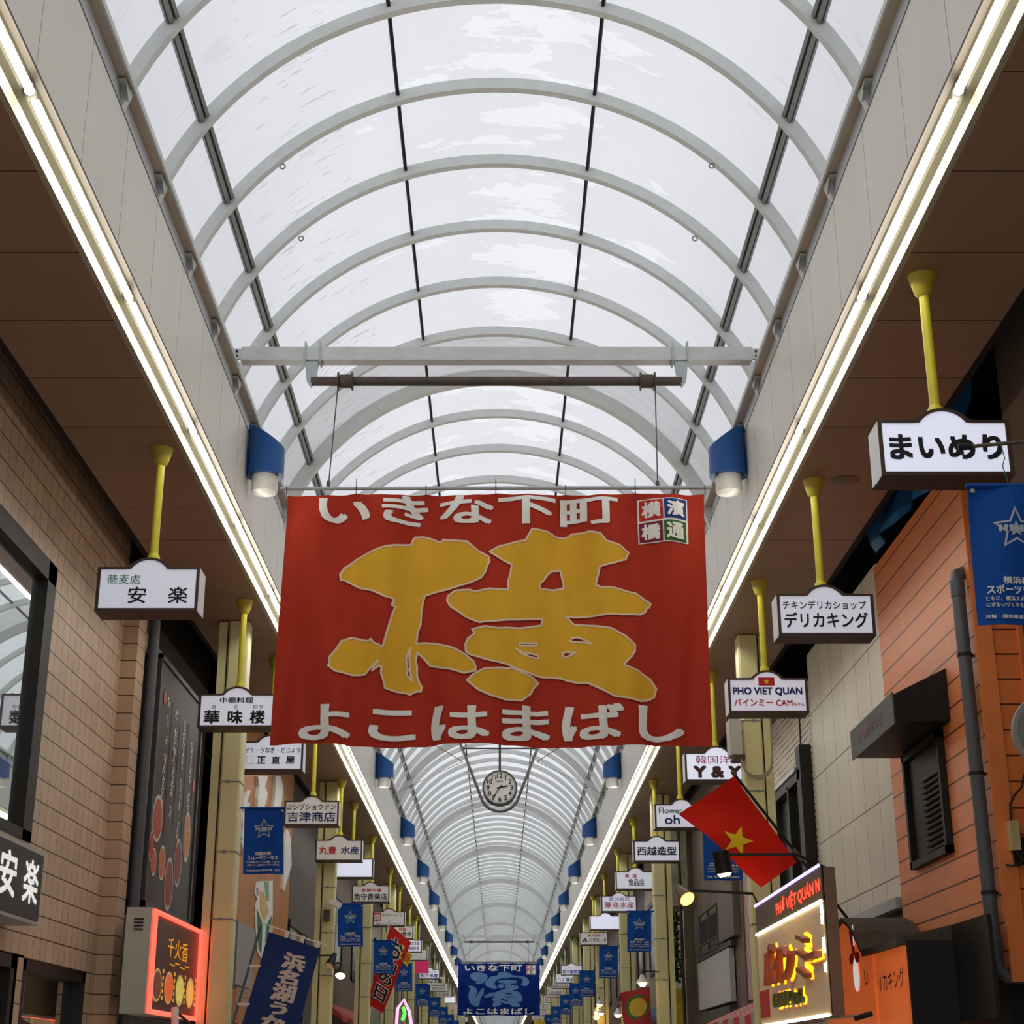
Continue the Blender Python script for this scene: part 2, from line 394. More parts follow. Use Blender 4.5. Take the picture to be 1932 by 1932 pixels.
# ---------------------------------------------------------------- fluorescent tubes in the two coves
M_tube = glow('lit_tube', (255, 250, 236), 20.0)
M_holder = mat('tube_holder', (214, 212, 204), 0.4, var=0.03)
for s, side in ((-1, 'left'), (1, 'right')):
    y = 7.045 - 2.33 * 5; i = 0; root = None; k = 0
    while y < 190:
        loc = (s * 2.437, y, 4.845 + CAMZ)
        seen = y > 4.0
        if seen: k += 1
        lab = 'white fluorescent tube in the %s cove, %s counting from the near end' % (side, nth(k))
        if root is None:
            root = thing('fluorescent_tube', lab, 'light', loc, 'fluorescent tubes in the %s cove' % side)
            mb = MB(); mb.tube((s*2.437, y + 0.05, 6.445), (s*2.437, y + 2.28, 6.445), 0.023, 12); mb.build('tube', M_tube, root, smooth=True)
            for q in (0.012, 2.28):
                mb = MB(); mb.box(s*2.432, s*2.47, y + q, y + q + 0.025, 6.445, 6.50); mb.build('holder', M_holder, root)
        elif seen or y > 1.0: place(root, loc, lab)
        y += 2.33

# ---------------------------------------------------------------- round blue wall lamps
M_blue = mat('lamp_blue', (24, 82, 150), 0.35, var=0.05, vscale=5)
M_blued = mat('lamp_blue_dark', (16, 58, 112), 0.45, var=0.05)
M_diff = mat('frosted_diffuser', (222, 220, 214), 0.3, var=0.03)
def wall_lamp(s, y, label, grp):
    cx = s * 2.225; r = 0.18; zb = 5.374 + CAMZ
    t = thing('wall_lamp', label, 'lamp', (cx, y, zb), grp)
    n = 28; mb = MB(); top = []; bot = []; mid = []
    for k in range(n):
        a = 2 * PI * k / n; x = r * math.cos(a); yy = r * math.sin(a)
        f = (x * s + r) / (2 * r)      # 0 street side, 1 wall side
        top.append((cx + x, y + yy, zb + 0.28 + 0.24 * f)); bot.append((cx + x, y + yy, zb))
    vs = top + bot; mb.add(vs, [(k, (k+1) % n, n + (k+1) % n, n + k) for k in range(n)] + [tuple(range(n)), tuple(range(n, 2*n))])
    mb.build('shroud', M_blue, t, smooth=True)
    mb = MB(); mb.lathe((cx, y, zb), [(0.125, 0.0), (0.128, -0.13), (0.122, -0.165), (0.10, -0.175)], 24); mb.build('diffuser', M_diff, t, smooth=True)
    mb = MB(); mb.box(cx + s*0.16, s*2.40, y - 0.09, y + 0.09, zb + 0.02, zb + 0.27); mb.build('bracket', M_blued, t)
    mb = MB(); mb.box(s*2.36, s*2.40, y - 0.05, y + 0.03, zb + 0.27, zb + 0.52); mb.build('conduit', M_holder, t)
    mb = MB()
    for q in (-0.12, 0.12): mb.tube((cx + q, y - 0.10, zb + 0.004), (cx + q, y - 0.10, zb - 0.03), 0.008, 6)
    mb.build('clip', M_black, t)
    return t
for s, side in ((-1, 'left'), (1, 'right')):
    root = None
    for k in range(19):
        y = 14.03 + 8.24 * k
        lab = 'blue slant-topped lamp on the %s fascia, %s' % (side, (nth(k + 1) + ' along from the red banner end') if k else 'beside the top corner of the red banner')
        if root is None: root = wall_lamp(s, y, lab, 'blue lamps on the %s fascia' % side)
        else: place(root, (s * 2.225, y, 5.374 + CAMZ), lab)

# ---------------------------------------------------------------- cross beam with a winding roller, and the two street banners
M_pipe = mat('rusty_pipe', (84, 74, 66), 0.5, 0.4, var=0.2, vscale=8)
M_steelw = mat('galvanised', (176, 184, 186), 0.35, 0.6, var=0.08)
M_wire = mat('wire', (90, 88, 84), 0.4, 0.6, var=0)
def cross_beam(Y, lab, labr):
    t = thing('cross_beam', lab, 'beam', (0, Y, 7.66))
    mb = MB(); mb.box(-2.30, 2.30, Y - 0.02, Y + 0.10, 7.62, 7.75); mb.build('girder', M_beam, t)
    for s in (-1, 1):
        mb = MB(); mb.box(s*2.30, s*2.42, Y - 0.005, Y + 0.02, 7.635, 7.74)
        mb.build('end_plate', M_rib, t)
        mb = MB()
        for dx, dz in ((2.34, 7.71), (2.34, 7.665), (2.375, 7.71), (2.375, 7.665)): mb.lathe((s*dx, Y - 0.02, dz), [(0.011, 0), (0.011, 0.02)], 6, axis='y')
        mb.build('bolt', M_black, t)
    u = thing('banner_roller', labr, 'roller', (0, Y, 7.41))
    mb = MB(); mb.tube((-1.66, Y, 7.417), (1.66, Y, 7.417), 0.042, 14); mb.build('shaft', M_pipe, u, smooth=True)
    for s in (-1, 1):
        mb = MB(); mb.tube((s*1.29, Y, 7.417), (s*1.40, Y, 7.417), 0.062, 14)
        for q in (1.285, 1.41): mb.tube((s*q, Y, 7.417), (s*(q + 0.012), Y, 7.417), 0.085, 14)
        mb.build('drum', M_pipe, u, smooth=True)
        mb = MB(); mb.prism([(s*1.72, Y - 0.03, 7.60), (s*1.60, Y - 0.03, 7.60), (s*1.62, Y - 0.03, 7.44), (s*1.66, Y - 0.03, 7.36), (s*1.70, Y - 0.03, 7.42)], (0, 0.06, 0))
        mb.box(s*1.58, s*1.595, Y - 0.03, Y + 0.11, 7.60, 7.80); mb.box(s*1.715, s*1.73, Y - 0.03, Y + 0.11, 7.60, 7.80)
        mb.build('hanger', M_steelw, u)
    return t
cross_beam(12.8, 'grey steel beam spanning the arcade above the red banner', 'dark winding pipe with two drums hung under the beam above the red banner')
cross_beam(77.6, 'grey steel beam far down the arcade above the blue banner', 'dark winding pipe hung above the far blue banner')

K_YOKO = [[(940,205),(960,150),(985,122),(1070,112),(1130,122),(1200,150),(1225,175),(1275,175),(1285,158),(1320,170),(1540,200),(1650,285),(1770,350),(1782,400),(1750,470),(1740,515),(1690,580),(1560,635),(1330,700),(1085,745),(1060,840),(1045,960),(1040,1050),(1005,1140),(1000,1200),(990,1250),(1090,1255),(1220,1280),(1400,1340),(1520,1395),(1610,1475),(1632,1530),(1630,1575),(1560,1585),(1510,1597),(1300,1550),(1140,1500),(1080,1425),(1005,1350),(985,1440),(1000,1500),(1000,1600),(1025,1680),(1055,1730),(1040,1775),(990,1775),(925,1808),(880,1795),(780,1785),(660,1750),(650,1690),(620,1600),(625,1530),(600,1525),(525,1578),(540,1540),(595,1472),(540,1510),(450,1610),(310,1618),(130,1585),(60,1530),(78,1510),(75,1440),(140,1360),(200,1260),(290,1220),(340,1222),(480,1258),(515,1238),(540,1280),(640,1322),(690,1140),(740,970),(772,880),(735,870),(760,800),(650,785),(520,720),(400,690),(300,630),(230,598),(190,600),(182,540),(230,465),(360,370),(620,270)],
          [(935,1295),(885,1410),(888,1500),(905,1540),(888,1590),(945,1660),(925,1540),(918,1400)]]
K_YOKO2 = [[(800,58),(940,68),(1010,95),(1090,98),(1150,62),(1290,65),(1390,100),(1440,160),(1560,190),(1638,242),(1610,305),(1510,350),(1385,380),(1368,460),(1350,530),(1390,555),(1560,578),(1700,600),(1828,685),(1820,715),(1800,720),(1780,760),(1740,782),(1560,797),(1300,795),(1085,790),(1125,815),(1160,852),(1340,880),(1480,920),(1600,980),(1690,1055),(1688,1110),(1660,1160),(1592,1230),(1610,1245),(1720,1280),(1830,1345),(1880,1420),(1860,1495),(1800,1530),(1740,1540),(1520,1500),(1400,1440),(1280,1370),(1200,1372),(1110,1355),(1060,1335),(860,1305),(670,1254),(640,1240),(560,1215),(400,1180),(250,1125),(225,1100),(222,1040),(245,990),(300,948),(280,910),(390,895),(500,912),(700,900),(880,870),(890,815),(720,822),(520,845),(350,858),(220,800),(90,715),(62,660),(75,620),(130,580),(200,575),(260,570),(300,588),(430,570),(592,570),(592,490),(610,440),(625,350),(540,305),(430,240),(520,185),(620,165),(740,155)],[(690,1268),(720,1285),(810,1320),(855,1365),(810,1415),(790,1460),(710,1530),(560,1520),(440,1490),(330,1440),(235,1358),(290,1305),(390,1258),(520,1254),(638,1256)],
           [(1047,390),(975,400),(935,435),(900,490),(865,520),(870,560),(980,568),(1070,548),(1077,520),(1062,460)],
           [(690,1028),(842,1022),(842,1042),(695,1050)], [(655,1080),(720,1110),(850,1120),(860,1150),(790,1145),(710,1120)],
           [(1130,1008),(1150,975),(1190,968),(1240,985),(1318,1030),(1230,1012)], [(1065,1115),(1090,1102),(1185,1103),(1080,1155)]]
K_HAMA = [[(310,350),(340,310),(440,292),(560,295),(660,320),(705,380),(680,460),(620,510),(510,550),(420,540),(500,490),(400,470),(340,420)],
          [(275,590),(340,585),(430,620),(475,700),(430,840),(520,720),(600,625),(625,660),(610,760),(555,850),(500,1040),(420,1040),(330,980),(275,850),(290,740),(320,650)],
          [(930,310),(1000,280),(1130,280),(1210,310),(1250,350),(1420,370),(1560,400),(1620,470),(1610,540),(1560,590),(1480,585),(1445,560),(1480,500),(1470,440),(1400,400),(1230,390),(1100,425),(1000,415),(920,440),(860,500),(860,560),(910,630),(880,655),(760,630),(660,580),(640,540),(690,450),(760,390),(930,355)],
          [(920,490),(980,460),(1240,450),(1340,470),(1350,510),(1310,530),(1220,530),(1215,570),(1330,560),(1390,600),(1370,650),(1230,690),(1370,710),(1440,770),(1475,870),(1450,930),(1340,940),(1430,1000),(1400,1045),(1260,1045),(1190,990),(1090,985),(970,930),(1010,1000),(900,1040),(850,1060),(800,1000),(850,950),(900,920),(840,930),(805,890),(860,800),(680,850),(615,830),(640,790),(780,740),(880,730),(1000,680),(1090,650),(1100,560),(1080,530),(960,515)],
          [(915,580),(990,545),(1070,560),(1075,600),(1010,640),(940,625)],
          [(1050,750),(1180,738),(1280,760),(1180,778)], [(1070,820),(1300,812),(1300,832),(1120,845)], [(985,892),(1020,855),(1080,890),(1180,910),(1100,928)]]
M_white = mat('banner_white', (240, 238, 232), 0.8, var=0.04)
M_brown = mat('pole_brown', (92, 66, 52), 0.5, var=0.1)
def street_banner(Y, corners, cloth, ink, rim, loops, toppx, botpx, sqpx, label, far):
    """cloth strung under the beam; every print follows the folds. corners/prints are read off the photograph in the plane Y"""
    tl, tr, bl, br = [atY(px, py, Y) for px, py in corners]
    W_ = (tr - tl).length; H_ = (tl - bl).length
    mid = (tl + tr + bl + br) / 4
    def disp(x, z):
        u = (x - tl.x) / (tr.x - tl.x); v = max(0.0, min(1.0, (tl.z - z) / H_))
        d = 0.10 * math.exp(-v * 3.2) * math.cos(12 * PI * u) * min(1, 8 * v + 0.3)
        d += 0.06 * math.sin(2 * PI * (3.1 * u + 0.25 * v) + 0.8) * (0.35 + 0.65 * v)
        d += 0.03 * math.sin(2 * PI * (7.3 * u - 0.5 * v) + 2.0) * math.exp(-((v - 0.55) / 0.35) ** 2)
        d += 0.02 * math.sin(2 * PI * (11.7 * u + 0.2 * v)) * (v ** 2)
        d += 0.006 * math.sin(2 * PI * 17 * u + 9 * v)
        return d
    t = thing('street_banner', label, 'banner', tuple(tl * 0.5 + tr * 0.5), None)
    nu, nv = (150, 80) if not far else (120, 60)
    mb = MB(); gf = []; gb = []
    for j in range(nv + 1):
        for i in range(nu + 1):
            u = i / nu; v = j / nv
            p = (tl * (1 - u) + tr * u) * (1 - v) + (bl * (1 - u) + br * u) * v
            sag = -0.028 * abs(math.sin(6 * PI * u)) * math.exp(-v * 9)
            sag += 0.012 * math.sin(2 * PI * 2.3 * u + 1) * v
            p = Vector((p.x, Y, p.z + sag)); p.y += disp(p.x, p.z)
            gf.append(p); gb.append(p + Vector((0, 0.006, 0)))
    n1 = nu + 1; idx = lambda i, j: j * n1 + i; N = len(gf)
    fs = []
    for j in range(nv):
        for i in range(nu):
            fs.append((idx(i, j), idx(i, j+1), idx(i+1, j+1), idx(i+1, j))); fs.append(tuple(N + k for k in (idx(i, j), idx(i+1, j), idx(i+1, j+1), idx(i, j+1))))
    for i in range(nu):
        for j in (0, nv): fs.append((idx(i, j), idx(i+1, j), N + idx(i+1, j), N + idx(i, j)))
    for j in range(nv):
        for i in (0, nu): fs.append((idx(i, j), idx(i, j+1), N + idx(i, j+1), N + idx(i, j)))
    mb.add(gf + gb, fs); cl = mb.build('cloth', cloth, t, smooth=True)
    def printed(name, vs, fs2, m, off, step, lift=0):
        """put flat outline (world x, z) on the cloth, cut fine enough to follow its folds"""
        bm = bmesh.new(); bv = [bm.verts.new((x, (.0008 * (i // lift) if lift > 0 else .0006 * ((i // 4) % 3)) if lift else 0, z)) for i, (x, z) in enumerate(vs)]
        for f in fs2:
            try: bm.faces.new([bv[k] for k in f])
            except ValueError: pass
        for ax, lo, hi in ((0, min(v[0] for v in vs), max(v[0] for v in vs)), (2, min(v[1] for v in vs), max(v[1] for v in vs))):
            k = lo + step
            while k < hi:
                co = [0, 0, 0]; no = [0, 0, 0]; co[ax] = k; no[ax] = 1
                bmesh.ops.bisect_plane(bm, geom=bm.verts[:] + bm.edges[:] + bm.faces[:], plane_co=co, plane_no=no); k += step
        for v in bm.verts: v.co.y = Y + disp(v.co.x, v.co.z) - off - v.co.y
        o3 = ORG[t.name]
        for v in bm.verts: v.co -= o3
        for f in bm.faces:
            f.normal_update()
            if f.normal.y > 0: f.normal_flip()
        me = bpy.data.meshes.new(name); bm.to_mesh(me); bm.free(); me.materials.append(m)
        for p in me.polygons: p.use_smooth = True
        o = bpy.data.objects.new(name, me); C.objects.link(o); o.parent = cl; ORG[o.name] = o3
        return o
    st = 0.035 if not far else 0.06
    def px_loops(loops_, f): return [[(lambda p: (p.x, p.z))(atY(*f(a, b), Y)) for a, b in lp] for lp in loops_]
    def letters(s, box, bold, name='lettering'):
        vs, fs2, _, n0 = text2d(s, bold, 1.0)
        a = atY(box[0], box[3], Y); b = atY(box[2], box[1], Y)
        return printed(name, [(a.x + (b.x - a.x) * u, a.z + (b.z - a.z) * v) for u, v in vs], fs2, M_white, 0.010, st, n0)
    for lp, f in loops:
        L = px_loops(lp, f)
        vs, fs2 = shape2d(L, 0.0); printed('character', vs, fs2, ink, 0.010, st)
        rv, rf = [], []; hw = 0.0085 if not far else 0.004
        for lp2 in L:
            for i in range(len(lp2)):
                p, q = Vector(lp2[i]), Vector(lp2[(i + 1) % len(lp2)]); d_ = (q - p)
                if d_.length < 1e-5: continue
                d_.normalize(); n_ = Vector((-d_.y, d_.x)) * hw; e_ = d_ * hw * .6; k_ = len(rv)
                rv += [tuple(p - e_ - n_), tuple(q + e_ - n_), tuple(q + e_ + n_), tuple(p - e_ + n_)]; rf.append((k_, k_ + 1, k_ + 2, k_ + 3))
        printed('character_outline', rv, rf, rim, 0.013, st, -4)
    letters('いきな下町', toppx, 0.024); letters('よこはまばし', botpx, 0.024)
    x0, y0, x1, y1 = sqpx
    def rect(a, b, c, d): 
        p = atY(a, d, Y); q = atY(c, b, Y); return [(p.x, p.z), (q.x, p.z), (q.x, q.z), (p.x, q.z)], [(0, 1, 2, 3)]
    vs, fs2 = rect(x0, y0, x1, y1); printed('emblem_frame', vs, fs2, M_white, 0.009, st)
    mx, my = (x0 + x1) / 2, (y0 + y1) / 2; g = (x1 - x0) * 0.022
    for (a, b, c, d), rgb, ch in (((x0, y0, mx, my), (196, 44, 34), '横'), ((mx, y0, x1, my), (18, 52, 128), '濱'), ((x0, my, mx, y1), (128, 22, 58), '橋'), ((mx, my, x1, y1), (52, 104, 38), '通')):
        vs, fs2 = rect(a + g, b + g, c - g, d - g); printed('emblem_square', vs, fs2, mat('emblem_%s' % ch, rgb, 0.8, var=0.03), 0.014, st)
        vs, fs2, _, n0 = text2d(ch, 0.035, 1.0); p = atY(a + 3*g, d - 3*g, Y); q = atY(c - 3*g, b + 3*g, Y)
        printed('emblem_character', [(p.x + (q.x - p.x) * u, p.z + (q.z - p.z) * v) for u, v in vs], fs2, M_white, 0.020, st, n0)
    # rod, ties, hanging wires
    k = W_ / 3.7
    mb = MB(); mb.tube((tl.x - 0.06, Y, tl.z + 0.045), (tr.x + 0.06, Y, tr.z + 0.045), 0.018, 8); mb.build('rod', M_steelw if not far else M_pipe, t, smooth=True)
    mb = MB()
    for i in range(7):
        x = tl.x + (tr.x - tl.x) * i / 6
        mb.tube((x, Y - 0.02, tl.z - 0.02), (x, Y - 0.02, tl.z + 0.07 + 0.06 * (i % 2)), 0.004, 5)
    mb.build('tie', M_black, t)
    for s in (-1, 1):
        mb = MB(); mb.tube((s*1.42, Y, 7.36), (s*1.44 - 0.03, Y, tl.z + 0.05), 0.006, 5); mb.lathe((s*1.44 - 0.03, Y, tl.z + 0.06), [(0.012, 0), (0.02, 0.02), (0.012, 0.06)], 6); mb.build('wire', M_wire, t)
    return t
M_red = mat('red_cloth', (178, 56, 40), 0.85, var=0.05, vscale=2, spec=0.1)
M_yel = mat('yellow_ink', (226, 174, 54), 0.85, var=0.05, spec=0.1)
M_rim = mat('rim_ink', (232, 206, 176), 0.85, var=0.02, spec=0.1)
M_navy = mat('navy_cloth', (14, 44, 124), 0.85, var=0.06, vscale=2, spec=0.1)
M_sky = mat('pale_blue_ink', (100, 142, 192), 0.85, var=0.05, spec=0.1)
street_banner(12.8, ((541, 931), (1330, 929), (507, 1406), (1345, 1408)), M_red, M_yel, M_rim,
    [(K_YOKO, lambda a, b: (610 + a / 5.681, 990 + b / 5.681)), (K_YOKO2, lambda a, b: (830 + a / 4.6, 990 + b / 4.6))],
    (601, 937, 1165, 993), (563, 1329, 1291, 1399), (1205, 943, 1296, 1026), 'large red banner across the arcade with a yellow brush character', False)
street_banner(77.6, ((865, 1817), (1018, 1817), (863, 1916), (1019, 1916)), M_navy, M_sky, M_sky,
    [(K_HAMA, lambda a, b: (860 + a / 11.71, 1810 + b / 11.71))],
    (877, 1820.5, 985, 1832.5), (874, 1902, 1007, 1914), (993, 1820.5, 1011, 1839), 'small-looking dark blue banner far down the arcade with a pale blue character', True)
# ---------------------------------------------------------------- columns
M_col = mat('column_cream', (224, 217, 160), 0.4, var=0.04, vscale=2)
M_yelp = mat('pole_yellow', (214, 204, 58), 0.4, var=0.06, vscale=6)
M_yelf = mat('flange_yellow', (186, 172, 56), 0.5, var=0.08, vscale=6)
M_green = mat('pole_pale_green', (142, 164, 146), 0.4, var=0.06)
M_frame = mat('sign_frame_brown', (66, 48, 40), 0.45, var=0.15, vscale=8)
M_signw = glow('lit_sign_face', (214, 217, 232), 0.34)
M_signw2 = glow('bright_sign_face', (220, 224, 244), 0.55)
M_signd = glow('dim_sign_face', (214, 212, 206), 0.12)
M_side = mat('sign_side_white', (222, 222, 224), 0.5, var=0.05, vscale=14, emit=(222, 222, 224), estr=0.12)
INK = {'k': mat('ink_black', (22, 20, 22), 0.6, var=0), 'g': mat('ink_green', (24, 110, 72), 0.6, var=0), 'n': mat('ink_navy', (22, 28, 110), 0.6, var=0),
       'r': mat('ink_red', (196, 34, 40), 0.6, var=0), 'b': mat('ink_brown', (78, 42, 34), 0.6, var=0), 'm': mat('ink_magenta', (172, 30, 76), 0.6, var=0),
       'p': mat('ink_violet', (82, 62, 180), 0.6, var=0), 'w': mat('ink_white', (232, 232, 230), 0.6, var=0), 'y': mat('ink_yellow', (236, 214, 40), 0.6, var=0.02),
       's': mat('ink_grey', (92, 88, 90), 0.6, var=0)}
L_COL = [17.1, 27.5, 35.5, 43.4, 53.9, 64.0, 74.0, 84.0, 94.0, 106.0, 118.0, 132.0]
R_COL = [17.7, 28.8, 37.2, 46.6, 53.6, 61.8, 73.4, 84.0, 95.0, 107.0, 119.0, 133.0]
def column(s, y, label, grp):
    t = thing('column', label, 'column', (s*2.9, y, 0), grp); t['kind'] = 'thing'
    mb = MB(); x0, x1 = s*2.79, s*3.01; c = 0.02
    P = [(x0 + s*c, y - 0.13), (x1 - s*c, y - 0.13), (x1, y - 0.13 + c), (x1, y + 0.13), (x0, y + 0.13), (x0, y - 0.13 + c)]
    mb.prism([(a, b, 0.0) for a, b in P], (0, 0, 6.36)); mb.build('shaft', M_col, t)
    mb = MB(); mb.box(s*3.03, s*3.12, y - 0.10, y + 0.12, 0, 6.36); mb.build('side_cover', M_col, t)
    mb = MB(); mb.box(s*3.0, s*3.04, y - 0.06, y + 0.10, 0, 6.34); mb.build('gap', M_black, t)  # black strip stands in for the shade inside the groove
    mb = MB()
    for z in (3.1, 3.8, 4.55, 5.35):
        mb.box(s*2.785, s*3.015, y - 0.134, y - 0.126, z, z + 0.012); mb.box(s*2.784, s*2.792, y - 0.13, y + 0.13, z, z + 0.012); mb.box(s*2.90, s*2.94, y - 0.142, y - 0.13, z - 0.006, z + 0.02)
    mb.build('strap', M_purlin, t)
    return t
for s, side, ys in ((-1, 'left', L_COL), (1, 'right', R_COL)):
    root = None
    for i, y in enumerate(ys):
        lab = 'cream steel column holding the %s canopy, %s' % (side, (nth(i + 1) + ' of its row') if i else 'the nearest one in view')
        if root is None: root = column(s, y, lab, 'cream columns along the %s side' % side)
        else: place(root, (s*2.9, y, 0), lab)

# ---------------------------------------------------------------- signboards hung on poles
SW, SD, SZ0, SZ1 = 0.80, 0.26, 4.96, 5.32
def sign_outline(cx, w, z0, z1, bump):
    P = [(cx - w/2, z0), (cx + w/2, z0), (cx + w/2, z1)]
    if bump:
        hw, hh = 0.16 * w / 0.8, 0.075
        R = (hw*hw + hh*hh) / (2*hh); a = math.asin(hw / R)
        P += [(cx + hw + 0.03, z1)]
        P += [(cx + R * math.sin(a - 2*a*k/14), z1 + hh - R + R * math.cos(a - 2*a*k/14) + 0.004) for k in range(15)]
        P += [(cx - hw - 0.03, z1)]
    P += [(cx - w/2, z1)]
    return P
def hanging_sign(s, y, label, texts, face, bump=True, cx=None, extra=None, pole=None, w=SW, z0=SZ0, z1=SZ1, grp='signboards hung under the canopy'):
    cx = s*2.72 if cx is None else cx
    pole = pole or M_yelp; fl_m = M_yelf if pole is M_yelp else pole
    t = thing('hanging_sign', label, 'sign', (s*2.72, y, 6.37), grp)
    mb = MB(); ztop = z1 + (0.08 if bump else 0.0)
    mb.tube((s*2.72, y, ztop), (s*2.72, y, 6.26), 0.032, 12); pl = mb.build('pole', pole, t, smooth=True)
    mb = MB(); mb.lathe((s*2.72, y, 6.22), [(0.036, 0), (0.055, 0.02), (0.072, 0.08), (0.088, 0.135), (0.092, 0.149)], 20); mb.build('flange', fl_m, t, smooth=True)
    mb = MB(); mb.lathe((s*2.72, y, ztop - 0.01), [(0.05, 0), (0.05, 0.05), (0.036, 0.075)], 14); mb.build('socket', pole, t, smooth=True)
    O = sign_outline(cx, w, z0, z1, bump); I = sign_outline(cx, w - 0.05, z0 + 0.025, z1 - 0.018, bump)
    if bump: I = [(cx + (a - cx) * 0.94 if abs(a - cx) < 0.17 else a, b) for a, b in I]
    yf, yb = y - SD/2, y + SD/2
    mb = MB(); n = len(O)
    for k in range(n):       # shell: brown top and bottom, front and back rims
        a, b = O[k], O[(k+1) % n]; ia, ib = I[k], I[(k+1) % n]
        side = abs(a[0] - b[0]) < 1e-6 and abs(abs(a[0] - cx) - w/2) < 1e-6
        if not side: mb.face([(a[0], yf, a[1]), (b[0], yf, b[1]), (b[0], yb, b[1]), (a[0], yb, a[1])])
        mb.face([(a[0], yf, a[1]), (ia[0], yf, ia[1]), (ib[0], yf, ib[1]), (b[0], yf, b[1])])
        mb.face([(a[0], yb, a[1]), (b[0], yb, b[1]), (ib[0], yb, ib[1]), (ia[0], yb, ia[1])])
        mb.face([(ia[0], yf, ia[1]), (ia[0], yf + 0.012, ia[1]), (ib[0], yf + 0.012, ib[1]), (ib[0], yf, ib[1])])
    mb.build('frame', M_frame, t)
    for q in (-1, 1):
        mb = MB(); mb.box(cx + q*(w/2 - 0.004), cx + q*w/2, yf + 0.012, yb - 0.012, z0 + 0.01, z1 - 0.005); mb.build('side_panel', M_side, t)
    mb = MB(); mb.face([(a, yf + 0.011, b) for a, b in I]); fc = mb.build('face', face, t)
    mb = MB(); mb.face([(a, yb - 0.004, b) for a, b in I][::-1]); mb.build('back_face', face, t)
    fx0, fx1, fz0, fz1 = cx - w/2 + 0.025, cx + w/2 - 0.025, z0 + 0.025, z1 - 0.018
    inks = {}
    for (st, u0, v0, u1, v1, ink, bold) in texts:
        q = inks.setdefault(ink, MB())
        put_text(q, st, (fx0 + (fx1 - fx0)*u0, yf + 0.008, fz0 + (fz1 - fz0)*v0), ((fx1 - fx0)*(u1 - u0), 0, 0), (0, 0, (fz1 - fz0)*(v1 - v0)), bold)
    for ink, q in inks.items(): q.build('lettering', INK[ink], fc, fix=False)
    if extra: extra(fc, fx0, fx1, fz0, fz1, yf)
    return t
def star_pts(cx, cz, r, y, ri=0.382, rot=0, n=5):
    return [(cx + (r if k % 2 == 0 else r*ri) * math.sin(PI*k/n + rot), y, cz + (r if k % 2 == 0 else r*ri) * math.cos(PI*k/n + rot)) for k in range(2*n)]
def ex_viet(fc, x0, x1, z0, z1, yf):
    w, h = x1 - x0, z1 - z0
    mb = MB(); mb.face([(x0 + w*a, yf + 0.009, z0 + h*b) for a, b in ((.38, .81), (.595, .81), (.595, 1.08), (.38, 1.08))]); mb.build('flag_mark', INK['r'], fc)
    mb = MB(); mb.face(star_pts(x0 + w*.4875, z0 + h*.94, h*.095, yf + 0.0065)); mb.build('star_mark', INK['y'], fc)
def ex_box(fc, x0, x1, z0, z1, yf):
    w, h = x1 - x0, z1 - z0; mb = MB()
    a, b, c, d = x0 + w*.13, x0 + w*.24, z0 + h*.2, z0 + h*.5; q = 0.004
    for r in ((a, b, c, c + q), (a, b, d - q, d), (a, a + q, c, d), (b - q, b, c, d)): mb.face([(r[0], yf + .008, r[2]), (r[1], yf + .008, r[2]), (r[1], yf + .008, r[3]), (r[0], yf + .008, r[3])])
    mb.build('square_mark', INK['s'], fc)
def ex_meat(fc, x0, x1, z0, z1, yf):
    w, h = x1 - x0, z1 - z0; mb = MB(); mb.face([(x0 + w*a, yf + .009, z0 + h*b) for a, b in ((.0, .3), (.235, .3), (.235, .96), (.0, .96))]); mb.build('red_square', INK['r'], fc)
    mb = MB(); put_text(mb, '肉', (x0 + w*.02, yf + .006, z0 + h*.34), (w*.19, 0, 0), (0, 0, h*.56), 0.02); mb.build('lettering', INK['w'], fc, fix=False)
def ex_amark(fc, x0, x1, z0, z1, yf):
    w, h = x1 - x0, z1 - z0; mb = MB()
    for p in (((.04, .2), (.10, .2), (.16, .55), (.13, .55)), ((.13, .55), (.17, .55), (.25, .2), (.19, .2)), ((.11, .28), (.19, .28), (.18, .36), (.12, .36))): mb.face([(x0 + w*a, yf + .008, z0 + h*b) for a, b in p])
    mb.build('letter_mark', INK['n'], fc)
def lines_mark(col, rows):
    def f(fc, x0, x1, z0, z1, yf):
        w, h = x1 - x0, z1 - z0; mb = MB(); rnd = random.Random(int(yf * 100))
        for (v0, v1) in rows:
            u = 0.08
            while u < 0.86:
                du = rnd.uniform(.08, .13)
                for q in range(3):
                    vv = v0 + (v1 - v0) * (q + .1) / 3
                    mb.face([(x0 + w*a, yf + .008, z0 + h*b) for a, b in ((u, vv), (u + du*.75, vv), (u + du*.75, vv + (v1 - v0)*.16), (u, vv + (v1 - v0)*.16))])
                uu = u + du*.3; mb.face([(x0 + w*a, yf + .0075, z0 + h*b) for a, b in ((uu, v0), (uu + du*.16, v0), (uu + du*.16, v1), (uu, v1))])
                u += du
        mb.build('lettering', INK[col], fc)
    return f
H = hanging_sign; A = M_signw; B = M_signw2; D = M_signd
H(-1, 11.82, 'hanging sign beside the brick wall, small green and two black brush characters', [('蕎麦處', .07, .62, .42, .87, 'g', .0), ('安', .30, .13, .49, .55, 'k', .012), ('楽', .72, .13, .92, .55, 'k', .012)], A)
H(-1, 16.2, 'hanging sign in front of the first left column, three rows of black characters', [('中華料理', .26, .74, .73, .94, 'k', .02), ('カ', .15, .55, .21, .69, 'k', .01), ('ミ', .465, .55, .515, .69, 'k', .01), ('ロウ', .73, .57, .865, .68, 'k', .01), ('華', .05, .06, .27, .51, 'k', .03), ('味', .38, .06, .59, .51, 'k', .03), ('楼', .69, .06, .90, .51, 'k', .03)], A)
